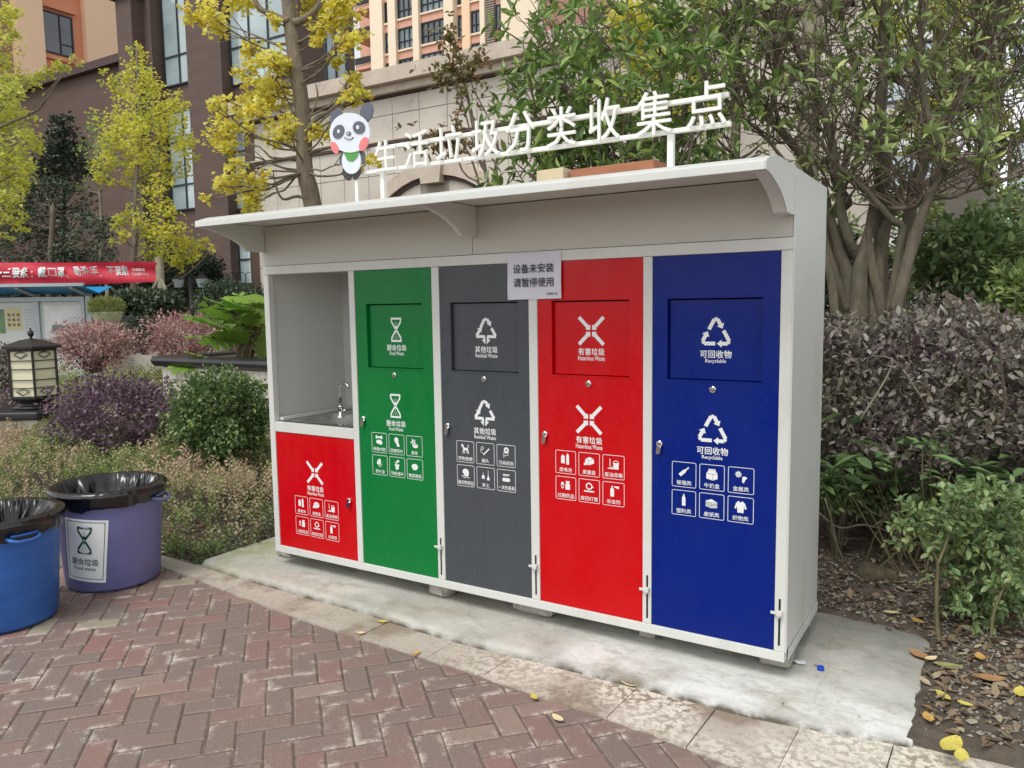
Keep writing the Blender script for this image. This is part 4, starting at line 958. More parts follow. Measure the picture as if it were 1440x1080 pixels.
L_gink = leafmat('ginkgo_yellow', [(196, 196, 84), (244, 232, 104), (220, 220, 104), (252, 246, 150), (236, 222, 92), (206, 176, 84)], .55, .58)
L_gink2 = leafmat('ginkgo_yellowgreen', [(172, 188, 84), (214, 214, 92), (236, 224, 98), (196, 206, 98), (246, 230, 110)], .55, .58)
L_gink3 = leafmat('ginkgo_pale', [(182, 196, 100), (214, 218, 116), (230, 224, 98), (198, 208, 116)], .55, .45)
L_dark = leafmat('dark_evergreen', [(56, 72, 56), (76, 94, 72), (98, 114, 90), (64, 80, 66), (116, 130, 108)], .35, .12)
L_darker = leafmat('deep_evergreen', [(46, 58, 48), (60, 74, 60), (78, 92, 74), (52, 64, 54)], .4, .1)
L_osm = leafmat('long_leaf_green', [(112, 132, 82), (140, 160, 98), (168, 186, 116), (124, 144, 96), (196, 206, 128)], .38, .3)
L_osm_o = leafmat('long_leaf_green_single', [(112, 132, 82), (140, 162, 98), (170, 190, 116), (124, 146, 96), (202, 212, 124)], .35, .3, True)
L_bay = leafmat('bay_leaf_green', [(90, 120, 62), (116, 148, 78), (148, 174, 94), (98, 130, 70), (176, 192, 106)], .35, .3)
L_bay_o = leafmat('bay_leaf_green_single', [(90, 120, 62), (116, 150, 78), (150, 178, 94), (98, 130, 70), (182, 198, 108)], .33, .3, True)
L_lorop = leafmat('loropetalum_grey', [(92, 70, 78), (112, 98, 98), (138, 130, 124), (158, 154, 144), (120, 112, 102), (150, 144, 124), (118, 122, 96)], .42, .15)
L_lorop_o = leafmat('loropetalum_grey_single', [(92, 70, 78), (112, 98, 98), (138, 130, 124), (158, 154, 144), (120, 112, 102), (150, 144, 124), (118, 122, 96)], .4, .15, True)
L_purple = leafmat('loropetalum_purple', [(84, 60, 78), (112, 86, 106), (142, 118, 134), (92, 70, 78), (160, 142, 150)], .45, .2)
L_pink = leafmat('loropetalum_pink', [(150, 104, 108), (184, 140, 140), (208, 170, 162), (160, 122, 128), (190, 154, 124)], .5, .25)
L_cover = leafmat('cover_mixed', [(66, 90, 46), (88, 112, 60), (112, 134, 74), (138, 154, 90), (160, 166, 110), (186, 166, 138), (200, 172, 152)], .5, .25)
L_covery = leafmat('cover_yellowgreen', [(126, 142, 82), (158, 170, 100), (182, 186, 118), (140, 152, 92)], .5, .25)
L_round = leafmat('round_shrub', [(70, 98, 58), (96, 124, 76), (122, 148, 92), (82, 108, 70), (164, 178, 104)], .35, .2)
L_shrub = leafmat('small_leaf_green', [(92, 118, 72), (122, 146, 92), (150, 170, 116), (104, 134, 92), (172, 184, 122)], .38, .25)
L_shrub_o = leafmat('small_leaf_green_single', [(92, 118, 72), (122, 148, 92), (150, 172, 116), (104, 136, 92), (176, 188, 122)], .36, .25, True)
L_broad_o = leafmat('broad_leaf_single', [(76, 106, 66), (100, 132, 82), (128, 156, 102), (86, 116, 74), (150, 172, 112)], .3, .2, True)
L_red = leafmat('russet_leaf', [(110, 122, 74), (140, 130, 84), (158, 118, 88), (96, 118, 70)], .5, .3)
L_phil = leafmat('split_leaf_green', [(108, 150, 50), (140, 176, 72), (92, 136, 48), (162, 190, 96)], .3, .35, True)
L_litter = leafmat('leaf_litter', [(88, 74, 60), (122, 102, 82), (150, 132, 106), (84, 70, 60), (176, 162, 132), (112, 94, 78), (138, 108, 76)], .8, .1)

def limb_mesh(a, b, r0, r1, lift, wob, n=6, sides=6): return MB().tube(smooth_path(bez(a, b, lift, n, wob=wob), 2), None or rpath([0]*(2*n+1), r0, r1), sides)
def make_tree(name, label, cat, group, trunk, r0, r1, clumps, mats, leaf, nper, tmpl=DIAM, seed=1, limb_r=.03, depth=None, wood_parts=True, flat_=1., attach_lo=.15, trunk_name='trunk', sides=12, twigs=3, parts=0, partmat=None, up=.6, size_jit=.3, hang=.0):
    """trunk: world points bottom to top; clumps: (centre, radius)"""
    random.seed(seed); rng = np.random.default_rng(seed)
    t = thing(name, label, cat, trunk[0], group)
    bark, leafm = mats
    T = smooth_path([Vector(p) for p in trunk], 4); R = rpath(T, r0, r1)
    R[0] *= 1.35; R[1] *= 1.15
    m = MB().tube(T, R, sides)
    m.v = [(x+.12*r0*mnoise.noise(Vector((x*9, y*9, z*3))), y+.12*r0*mnoise.noise(Vector((x*9+5, y*9, z*3))), z) for x, y, z in m.v]
    m.build(trunk_name, bark, t, smooth=True)
    limbs = MB(); P = []
    for c, r in clumps:
        c = Vector(c); best = None
        for i in range(int(len(T)*attach_lo), len(T)):
            p = T[i]; h = c-p; d = h.length; cost = d+max(0, p.z-c.z+d*.35)*2.2
            if best is None or cost < best[0]: best = (cost, p, i)
        p, i = best[1], best[2]; L = (c-p).length; rr = min(R[i]*.55, limb_r*(.4+.25*L))
        lb = smooth_path(bez(p, c, -L*.12, 5, wob=L*.035), 2); limbs.tube(lb, rpath(lb, rr, .004), 6, cap=False)
        for k in range(twigs):
            q = lb[random.randrange(len(lb)//2, len(lb))]; e = c+Vector([random.gauss(0, r*.6) for _ in range(3)])
            tw = bez(q, e, 0, 3, wob=r*.1); limbs.tube(tw, rpath(tw, .006, .0025), 4, cap=False)
        n = max(4, int(nper*(r/np.mean([x[1] for x in clumps]))**2))
        pts, _ = ball(n, c, (r, r, r*flat_), rng)
        # sub-clumping so that the crown has gaps
        k = max(3, n//14); cen = pts[:k]; pts = cen[rng.integers(0, k, n)]+rng.normal(size=(n, 3))*r*.2
        if hang: pts[:, 2] -= rng.random(n)*hang*r
        P.append(pts)
    limbs.build('limbs', bark, t, smooth=True)
    P = np.concatenate(P); leaf_cloud('foliage', P, leaf, leafm, t, tmpl, None, up, parts=parts, partmat=partmat, rng=rng, jitter=size_jit)
    return t
def C(lst, depth, jit=.5, seed=0, rs=1.):
    rnd = random.Random(seed); out = []
    for q in lst:
        d = (q[3] if len(q) > 3 else depth)+rnd.uniform(-jit, jit); out.append((PD(q[0], q[1], d), q[2]*d/FPX*rs))
    return out
def down(pts, z=-.1):   # extend first point to the ground
    p = pts[0]; return [Vector((p.x, p.y, z))]+pts

# T1 large ginkgo behind the cabinet
t1 = down(pxpath([(441, 330), (438, 280), (429, 240), (427, 190), (424, 145), (417, 100), (411, 50), (406, 10), (402, -60), (398, -160)], 9.5))
cl = [(285,12,24),(303,30,20),(350,72,20),(378,84,24),(398,92,20),(362,122,30),(386,125,24),(330,147,22),(302,148,12),(356,150,20),(312,184,26),(335,182,20),(322,203,18),(396,172,22),(388,196,18),(405,186,15),(318,254,22),(346,262,22),(355,284,20),(308,262,12),(362,245,14),(290,278,8),(440,8,26),(460,32,26),(482,10,26),(448,54,14),(487,52,20),(503,44,15),(386,28,14),(470,84,12),(500,112,15),(497,137,20),(512,124,12),(447,186,18),(490,224,12),(516,230,14),(340,-20,40),(450,-40,40),(400,-90,60),(330,225,14),(376,142,18),(345,100,16),(478,160,10),(366,262,12)]
make_tree('ginkgo_tree', 'nearest ginkgo with thick grey trunk and bright yellow leaves rising behind the cabinet', 'tree', 'ginkgo trees', t1, .112, .07, C(cl, 9.5, .7, 1), (m_ginkbark, L_gink), .066, 145, FAN, 11, attach_lo=.3, limb_r=.026, twigs=5, hang=.3, flat_=.7)
# extra bare limbs of T1
T1 = bpy.data.objects['ginkgo_tree']
for k, (pp_, r0_, r1_) in enumerate([([(413, 32), (430, 26), (448, 8), (458, -20)], .05, .03), ([(407, 30), (385, 22), (366, 12), (352, -12)], .045, .025), ([(430, 186), (444, 168), (462, 158), (478, 142), (490, 112), (502, 100)], .035, .014), ([(433, 216), (452, 210), (474, 206), (490, 208)], .03, .012), ([(413, 78), (385, 62), (352, 47), (318, 34)], .012, .006), ([(428, 200), (408, 150), (392, 118), (370, 78)], .011, .005), ([(436, 282), (418, 276), (398, 280), (388, 262), (384, 240)], .022, .008), ([(428, 212), (430, 180), (446, 140), (444, 118)], .016, .008), ([(420, 100), (448, 90), (470, 70), (492, 30)], .014, .006), ([(430, 222), (396, 224), (372, 232), (352, 250)], .012, .006)]):
    pth = smooth_path(pxpath(pp_, 9.45), 4); MB().tube(pth, rpath(pth, r0_, r1_), 8).build('limb', m_ginkbark, T1, smooth=True)
# T2 mid ginkgo
cl = [(192,70,10),(193,88,14),(196,110,22),(216,122,18),(176,130,20),(152,112,14),(226,150,26),(190,160,28),(160,170,24),(252,142,14),(236,185,28),(200,200,30),(166,210,26),(256,205,20),(142,228,18),(215,236,28),(180,242,22),(250,242,18),(268,224,12),(150,248,14),(236,322,26),(205,302,18),(180,308,18),(240,350,24),(270,347,20),(215,357,18),(258,366,16),(284,342,12),(165,330,14),(298,350,7),(212,277,14),(230,290,14),(170,190,20),(245,165,18),(205,330,14),(226,262,16)]
t2 = down(pxpath([(188, 400), (190, 330), (192, 250), (196, 170), (194, 110), (192, 66)], 18.3))
make_tree('ginkgo_tree', 'slender yellow green ginkgo standing in front of the brown building', 'tree', 'ginkgo trees', t2, .08, .02, C(cl, 18.3, 1.0, 2), (m_ginkbark, L_gink2), .078, 190, FAN, 12, limb_r=.03, twigs=2)
# T3 left-edge ginkgo
cl = [(8,20,18),(14,45,14),(30,118,20),(60,108,16),(84,94,14),(108,84,8),(12,130,24),(20,170,26),(38,200,18),(12,220,30),(32,242,22),(12,282,24),(18,312,18),(4,90,14),(10,332,8),(-20,60,40),(-30,150,50),(-25,240,50),(45,190,10),(36,262,14)]
t3 = down(pxpath([(-42, 380), (-40, 260), (-38, 140), (-36, 20), (-34, -100)], 12))
make_tree('ginkgo_tree', 'pale yellow green ginkgo reaching in from the left edge', 'tree', 'ginkgo trees', t3, .13, .07, C(cl, 12, .8, 3), (m_ginkbark, L_gink3), .064, 200, FAN, 13, limb_r=.03, twigs=2)
# T4 T5 dark evergreens
cl = [(90,178,16),(84,200,22),(76,220,24),(100,222,20),(64,238,20),(112,204,14),(90,240,24),(120,235,14)]
make_tree('conifer_tree', 'blue green feathery conifer in front of the brown parapet wall', 'tree', None, down(pxpath([(90, 420), (90, 300), (90, 170)], 20.5)), .1, .03, C(cl, 20.5, .8, 4), (m_bark, L_darker), .10, 500, DIAM, 14)
cl = [(30,275,26),(55,262,24),(85,270,26),(110,285,24),(40,305,28),(75,305,30),(115,315,26),(20,330,26),(60,340,30),(100,345,28),(140,350,26),(150,320,18),(10,300,20),(135,375,26),(90,375,28),(40,370,28),(0,360,30)]
make_tree('evergreen_tree', 'broad dark green evergreen behind the red banner', 'tree', None, down(pxpath([(70, 430), (72, 360), (74, 290)], 19.2)), .12, .05, C(cl, 19.2, .8, 5), (m_bark, L_dark), .085, 520, DIAM, 15)
make_tree('evergreen_tree', 'small bare stemmed evergreen between the conifer and the slender ginkgo', 'tree', None, down(pxpath([(142, 420), (142, 300), (136, 200)], 19.5)), .07, .02, C([(128,170,14),(140,190,18),(120,210,16),(150,215,14),(135,235,16),(118,262,12),(156,250,12)], 19.5, .6, 6), (m_barkpale, L_osm), .07, 130, DIAM, 16)
def shrub(name, label, cat, group, centre, r, n, leaf, mat, seed, tmpl=DIAM, shell=.55, bark=None, stems=9, lump=.25, up=.8, parts=0, partmat=None, base=None, leafname='foliage'):
    random.seed(seed); rng = np.random.default_rng(seed); c = Vector(centre); bz = base if base is not None else max(-.1, c.z-r[2])
    t = thing(name, label, cat, (c.x, c.y, bz), group)
    d = rng.normal(size=(n, 3)); d /= np.linalg.norm(d, axis=1, keepdims=True)
    u = shell+(1-shell)*rng.random(n)**.6
    k = np.array([1+lump*2*(mnoise.noise(Vector(q)*2.2+Vector((seed, 0, 0)))) + lump*.8*mnoise.noise(Vector(q)*6+Vector((seed, 3, 0))) for q in d])
    P = np.array(c)+d*(u*k)[:, None]*np.array(r); ok = P[:, 2] > bz+.02; P = P[ok]; D_ = d[ok]*.7+rng.normal(size=(ok.sum(), 3))*.6
    leaf_cloud(leafname, P, leaf, mat, t, tmpl, D_, up, parts=parts, partmat=partmat, rng=rng)
    m = MB(); foot = Vector((c.x, c.y, bz-.03))
    for q in range(stems):
        dd = Vector(rng.normal(size=3)); dd.z = abs(dd.z)*.8+.1; dd.normalize()
        e = c+Vector((dd.x*r[0], dd.y*r[1], dd.z*r[2]))*.85; f_ = foot+Vector((random.uniform(-.15, .15)*r[0], random.uniform(-.15, .15)*r[1], 0))
        pth = bez(f_, e, -.1*r[2], 5, wob=.04*r[0]); m.tube(pth, rpath(pth, .012*max(1, r[2]*1.5), .003), 5, cap=False)
        for z in range(4):
            s_ = pth[random.randrange(2, 5)]; e2 = s_+Vector((dd.x*r[0]*.4+random.gauss(0, r[0]*.25), dd.y*r[1]*.4+random.gauss(0, r[1]*.25), abs(random.gauss(.2, .2))*r[2])); p2 = bez(s_, e2, 0, 3, wob=.02); m.tube(p2, rpath(p2, .005, .002), 4, cap=False)
    m.build('stems', bark or m_twig, t)
    return t
# left garden shrubs
def SH(px, py, rpx, rpy, d): c = PD(px, py, d); return c, (rpx*d/FPX, rpx*d/FPX*.9, rpy*d/FPX)
c, r = SH(310, 588, 72, 66, 6.6); shrub('round_shrub', 'clipped round green shrub beside the left end of the cabinet', 'shrub', None, c, r, 10000, .042, L_round, 21, OVAL, .5, stems=16, lump=.22)
c, r = SH(165, 590, 92, 62, 7.6); shrub('purple_shrub', 'dark purple leaved shrub between the lantern and the round green shrub', 'shrub', 'purple leaved shrubs', c, r, 11000, .04, L_purple, 22, DIAM, .5, lump=.3, stems=14)
c, r = SH(132, 490, 66, 36, 11); shrub('pink_shrub', 'open pinkish shrub with bare lower stems below the notice board', 'shrub', 'pinkish shrubs', c+Vector((0, 0, .05)), r, 4200, .045, L_pink, 23, DIAM, .35, lump=.35, stems=26)
c, r = SH(262, 476, 58, 34, 11.8); shrub('pink_shrub', 'dusky pink shrub behind the tiled planter beside the split leaf plant', 'shrub', 'pinkish shrubs', c, r, 5200, .045, L_pink, 24, DIAM, .4, lump=.3, stems=16)
c, r = SH(8, 520, 34, 34, 10.5); shrub('purple_shrub', 'greyish purple shrub behind the lantern at the left edge', 'shrub', 'purple leaved shrubs', c, r, 3000, .045, L_lorop, 25, DIAM, .45)
c, r = SH(30, 585, 48, 40, 10.2); shrub('purple_shrub', 'dim purple shrub low behind the lantern pedestal', 'shrub', 'purple leaved shrubs', c, r, 3500, .045, L_purple, 26, DIAM, .45)
c, r = SH(200, 470, 36, 26, 12.6); shrub('dark_shrub', 'dark shrub between the two pinkish shrubs', 'shrub', None, c, r, 2600, .05, L_darker, 27, DIAM, .45)
c, r = SH(314, 420, 40, 26, 17); shrub('round_shrub', 'distant round evergreen shrub beside the twin lamp post', 'shrub', None, c, (r[0], r[1], r[2]), 5200, .06, L_dark, 28, DIAM, .5, base=.4)
bk = []
for k, (px, py, rx, ry, d, mt, lb) in enumerate([(205, 425, 50, 16, 16, L_dark, 'low ferny green plants in front of the banner pole'), (150, 400, 60, 34, 20, L_darker, 'dark shrub mass behind the flower pot'), (230, 400, 50, 40, 20, L_darker, 'dark shrub mass behind the banner pole'), (285, 392, 36, 34, 21, L_darker, 'dark shrub behind the twin lamp post'), (30, 415, 70, 34, 20, L_darker, 'dark shrub mass behind the notice board'), (-60, 400, 70, 50, 20, L_darker, 'dark shrub mass beyond the left edge of the notice board'), (345, 430, 40, 26, 19, L_dark, 'green shrub below the iron railing')]):
    c, r = SH(px, py, rx, ry, d); bk.append(shrub('background_shrub', lb, 'shrub', 'dark shrubs along the brown building', c, r, 3800, .10, mt, 30+k, DIAM, .3, base=-.1, stems=8))
# ground-cover beds (uncountable)
def cover(name, poly, h, n, leaf, mat, seed, hn=.3, z0=-.06, foot=.0, kind='stuff', tmpl=DIAM, edge=.3, holes=()):
    rng = np.random.default_rng(seed); xs_ = [p[0] for p in poly]; ys_ = [p[1] for p in poly]; out = []; rr = []
    def inside(x, y):
        c_ = False; dmin = 9
        for i in range(len(poly)):
            x1, y1 = poly[i]; x2, y2 = poly[i-1]
            if (y1 > y) != (y2 > y) and x < (x2-x1)*(y-y1)/(y2-y1)+x1: c_ = not c_
            L2 = (x2-x1)**2+(y2-y1)**2; t_ = max(0, min(1, ((x-x1)*(x2-x1)+(y-y1)*(y2-y1))/L2)); dmin = min(dmin, math.hypot(x-x1-t_*(x2-x1), y-y1-t_*(y2-y1)))
        return dmin if c_ else -1
    dd = []
    while len(out) < n:
        x = rng.uniform(min(xs_), max(xs_)); y = rng.uniform(min(ys_), max(ys_)); d = inside(x, y)
        if d < 0: continue
        lump_ = mnoise.noise(Vector((x*5.5, y*5.5, seed)))+.5*mnoise.noise(Vector((x*14, y*14, seed))); hh = h*(1+hn*2*mnoise.noise(Vector((x*1.3, y*1.3, seed)))+hn*2.4*lump_)*min(1, (d/edge+.12))**.5
        u = 1-abs(rng.normal())*.22 if d > edge else rng.random()**.7
        if u < .05 or (lump_ < -.1 and rng.random() < .5): continue
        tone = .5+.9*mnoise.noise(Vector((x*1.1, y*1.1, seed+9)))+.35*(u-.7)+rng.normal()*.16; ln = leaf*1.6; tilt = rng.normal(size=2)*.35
        for q in range(11):
            k_ = q/10; a_ = q*2.4+rng.random(); r_ = leaf*.3
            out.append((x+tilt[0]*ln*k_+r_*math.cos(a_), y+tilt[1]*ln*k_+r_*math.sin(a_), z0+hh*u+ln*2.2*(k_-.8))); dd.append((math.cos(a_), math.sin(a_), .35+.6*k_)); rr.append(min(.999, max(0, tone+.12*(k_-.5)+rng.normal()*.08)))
    o = leaf_cloud(name, np.array(out), leaf, mat, None, tmpl, np.array(dd), .8, rng=rng, rnd=np.array(rr)); return tag(o, kind=kind)
cover('mixed_ground_cover', [(-.52, -.12), (-.50, .35), (-.6, 1.2), (-1.2, 2.6), (-3.2, 3.4), (-6.5, 2.6), (-7.5, .8), (-3.6, -.05), (-1.2, -.16)],   .46, 110000, .026, L_cover, 41, .2, edge=.3)
cover('yellow_ground_cover', [(-4, 3.2), (-6.6, 2.9), (-9.5, 2.2), (-13, 4), (-12, 7.5), (-7.5, 7), (-5.2, 5.4)], .52, 26000, .05, L_covery, 42, .25)
cover('shaded_undergrowth', [(-.5, .0), (-.2, 1.0), (-.1, 2.4), (-1.5, 3), (-1.3, 1.2), (-.9, .2)], .22, 5200, .03, L_dark, 43, .3)

# ---- right-hand side: loropetalum hedge, multi-stemmed osmanthus, leafy bay, bushes
def wnoise(P, s, sc): return np.array([mnoise.noise(Vector(p)*sc+Vector((s, s, s))) for p in P])
def hedge(name, label, x0, x1, y0, y1, zb, zt, n, leaf, mat, seed, parts, partmat, tilt=.0):
    rng = np.random.default_rng(seed); random.seed(seed); t = thing(name, label, 'hedge', ((x0+x1)/2, (y0+y1)/2, -.05))
    out = []; dirs = []; rr = []
    while len(out) < n:
        u, v, s_ = rng.random(), rng.random(), rng.random()
        if s_ < .5:     # front face, bulging
            x = x0+(x1-x0)*u; z = zb+(zt-zb)*v; b_ = math.sqrt(max(0, 1-(2*v-1)**2)); y = y0+.55*(1-b_)+tilt*(x-x0); dn = np.array([0, -1, .5])
        elif s_ < .9:   # top
            x = x0+(x1-x0)*u; y = y0+.2+(y1-y0)*v+tilt*(x-x0); z = zt-.16*max(0, 1-v*3)**2+.08*math.sin(v*3.1)+.06*math.sin(x*2.3); dn = np.array([0, -.35, 1])
        else:
            x = x0+.3*rng.random(); y = y0+(y1-y0)*u; z = zb+(zt-zb)*v; dn = np.array([-1, -.2, .4])
        q = Vector((x*1.3, y*1.3, z*1.3)); b = .30*mnoise.noise(q*.9+Vector((seed, 0, 0)))+.11*mnoise.noise(q*3.1)+.04*mnoise.noise(q*8); dep = abs(rng.normal())*.09
        p = np.array([x, y, z])+dn/np.linalg.norm(dn)*(b*1.2-dep); out.append(p); dirs.append(dn*.8+rng.normal(size=3)*.8); rr.append(min(.999, max(0, .5+.8*mnoise.noise(q*1.2+Vector((0, seed, 0)))+rng.normal()*.22)))
    leaf_cloud('foliage', np.array(out), leaf, mat, t, OVAL, np.array(dirs), .9, parts=parts, partmat=partmat, rng=rng, rnd=np.array(rr), jitter=.45)
    m = MB()
    for k in range(170):
        x = random.uniform(x0+.1, x1-.1); y = random.uniform(y0+.35, y1); f_ = Vector((x, y+tilt*(x-x0), soil_h(x, y)-.02)); e = f_+Vector((random.gauss(0, .3), random.gauss(-.1, .3), random.uniform(zt*.5, zt+.05)))
        pth = bez(f_, e, random.uniform(-.1, .1), 5, wob=.03); m.tube(pth, rpath(pth, random.uniform(.006, .016), .003), 5, cap=False)
        for z in range(3):
            s_ = pth[random.randrange(2, 5)]; p2 = bez(s_, s_+Vector((random.gauss(0, .2), random.gauss(0, .2), random.uniform(0, .3))), 0, 3, wob=.02); m.tube(p2, rpath(p2, .004, .0015), 4, cap=False)
    m.build('stems', m_twig, t)
    return t
hedge('grey_purple_hedge', 'wide hedge of dusty grey purple leaves to the right of the cabinet', 2.5, 7.2, 1.80, 3.6, .34, 1.42, 44000, .054, L_lorop, 51, 300, L_lorop_o, tilt=-.10)
# osmanthus: traced stems
osm = thing('osmanthus_tree', 'old multi stemmed tree with twisting mossy branches and sparse long leaves on the right', 'tree', PZ(1212, 640, -.05))
def o3(pts, d): return smooth_path([PD(960+p[0]/3, p[1]/3, (p[2] if len(p) > 2 else d)) for p in pts], 4)
bx = (812, 1110); D0 = 6.6
stems = [
 ([(800, 1320, 6.7), (760, 1240, 6.65), (745, 1110, 6.6), (700, 1010), (665, 880), (655, 740), (625, 600), (580, 420), (500, 260), (440, 90), (400, -80)], 6.5, .070, .020),
 ([(840, 1320), (838, 1200), (836, 1080), (838, 880), (848, 700), (834, 500), (842, 300), (850, 120), (862, -90)], 6.7, .085, .040),
 ([(880, 1320), (900, 1180), (915, 1060), (928, 960), (880, 925), (832, 870), (770, 800), (700, 740), (640, 680), (560, 560), (470, 420)], 6.3, .060, .010),
 ([(900, 1320), (930, 1180), (965, 1050), (1000, 930), (1050, 800), (1100, 690), (1062, 570), (1020, 430), (1000, 280), (1010, 120), (1040, -60)], 6.2, .072, .018),
 ([(890, 1300), (930, 1150), (950, 1010), (960, 880), (1000, 720), (1060, 600), (1120, 500), (1180, 420), (1250, 270), (1310, 120), (1360, -60)], 6.9, .090, .035),
 ([(1058, 820, 6.2), (1130, 830), (1220, 800), (1330, 770), (1440, 730), (1560, 690)], 6.1, .026, .012),
 ([(1090, 760, 6.2), (1180, 715), (1270, 670), (1360, 620), (1460, 560), (1540, 480)], 6.4, .024, .012),
 ([(700, 1320), (640, 1160), (600, 1040), (560, 800), (500, 660), (420, 560), (330, 470), (250, 330), (190, 160), (140, -60)], 6.6, .07, .02),
 ([(690, 1200), (640, 1060), (616, 990), (620, 900), (700, 860), (660, 760), (720, 600), (742, 440), (740, 330), (700, 200), (668, 60), (650, -80)], 7.0, .055, .02),
 ([(862, 870, 6.3), (905, 880), (970, 870), (1040, 820)], 6.25, .024, .026),
 ([(560, 800, 6.6), (480, 740), (400, 640), (330, 560), (240, 500), (120, 470), (40, 420)], 6.4, .022, .008),
 ([(420, 560, 6.6), (380, 400), (392, 240), (372, 60), (360, -60)], 6.5, .026, .012),
 ([(330, 470, 6.6), (270, 380), (240, 220), (262, 60), (250, -60)], 6.6, .022, .010),
 ([(1150, 460, 6.9), (1230, 400), (1330, 340), (1440, 260), (1540, 160)], 6.8, .030, .014),
 ([(1180, 420, 6.9), (1220, 300), (1224, 150), (1250, -40)], 7.0, .034, .02),
 ([(850, 560, 6.7), (930, 470), (980, 330), (960, 160), (930, -40)], 6.8, .024, .010),
 ([(600, 480, 6.5), (640, 330), (610, 160), (590, -40)], 6.7, .018, .009),
 ([(1000, 720, 6.9), (1110, 560), (1200, 470), (1300, 400), (1400, 330)], 7.1, .034, .016)]
random.seed(77); tips = []; twg = MB()
for pts, d, r0_, r1_ in stems:
    T = o3(pts, d); m = MB(); R = rpath(T, r0_*.74, r1_*.85); m.tube(T, R, 12)
    m.v = [(x+.10*r0_*mnoise.noise(Vector((x*14, y*14, z*5)))*2, y+.2*r0_*mnoise.noise(Vector((x*14+5, y*14, z*5))), z) for x, y, z in m.v]
    m.build('stem', m_bark, osm, smooth=True)
    n0 = len(T)
    for k in range(22):
        i = random.randrange(int(n0*.38), n0); p = T[i]; X_, Y_, _k = proj(p)
        if p.z < 1.9: continue
        L = random.uniform(.35, 1.0); dv = Vector((random.gauss(0, .6), random.gauss(-.1, .5), random.uniform(.2, 1.1))).normalized()
        q = bez(p, p+dv*L, random.uniform(-.12, .12), 5, wob=.03); twg.tube(q, rpath(q, min(.012, R[i]*.5), .003), 5, cap=False); tips += [(q[-1], (q[-1]-q[-2]).normalized())]*(random.random() < .55)
        for z in range(4):
            s_ = q[random.randrange(1, 5)]; dv2 = (dv+Vector((random.gauss(0, .7), random.gauss(0, .7), random.gauss(.2, .5)))).normalized(); e = s_+dv2*random.uniform(.15, .45)
            q2 = bez(s_, e, 0, 4, wob=.015); twg.tube(q2, rpath(q2, .005, .002), 4, cap=False)
            if random.random() < .24: tips.append((e, (q2[-1]-q2[-2]).normalized()))
twg.build('twigs', m_twig, osm, kind='stuff')
def whorls(tips, rng, lo=4, hi=7):
    P, Dd = [], []
    for p, d in tips:
        p = np.array(p); d = np.array(d); k = rng.integers(lo, hi+1); a = d.copy(); b = np.cross(a, [0.3, 0.2, 1]); b /= np.linalg.norm(b)+1e-9; c = np.cross(a, b); ph = rng.random()*6
        for j in range(k):
            w_ = ph+j*2*math.pi/k+rng.normal()*.3; v = a*rng.uniform(.1, .8)+(b*math.cos(w_)+c*math.sin(w_))*rng.uniform(.7, 1.1); v[2] += rng.uniform(-.35, .15); P.append(p-a*rng.uniform(0, .05)); Dd.append(v)
    return np.array(P), np.array(Dd)
rng_ = np.random.default_rng(78); P_, D_ = whorls(tips, rng_); print('osm leaves', len(P_))
leaf_cloud('foliage', P_, .112, L_osm, osm, LANCE, D_, .5, parts=300, partmat=L_osm_o, rng=rng_)
# root flare of the old tree: several fused butts
for k, (pp_, r0_, r1_) in enumerate([([(1198, 600), (1196, 470), (1192, 400), (1180, 350), (1166, 300), (1158, 250)], .095, .02), ([(1226, 600), (1228, 470), (1228, 410), (1236, 360), (1250, 310), (1272, 260)], .125, .02), ([(1208, 600), (1208, 470), (1208, 400), (1216, 350), (1226, 300), (1236, 240)], .10, .02), ([(1250, 600), (1246, 470), (1238, 420), (1226, 370), (1222, 320)], .085, .02), ([(1180, 600), (1176, 470), (1170, 400), (1156, 350)], .06, .02)]):
    T = smooth_path(pxpath(pp_, 6.62-.05*k), 4); m = MB().tube(T, rpath(T, r0_, r1_), 16)
    m.v = [(x+.16*r0_*mnoise.noise(Vector((x*12, y*12, z*3+k))), y+.3*r0_*mnoise.noise(Vector((x*12+5, y*12, z*3))), z) for x, y, z in m.v]
    m.build('trunk', m_bark, osm, smooth=True)
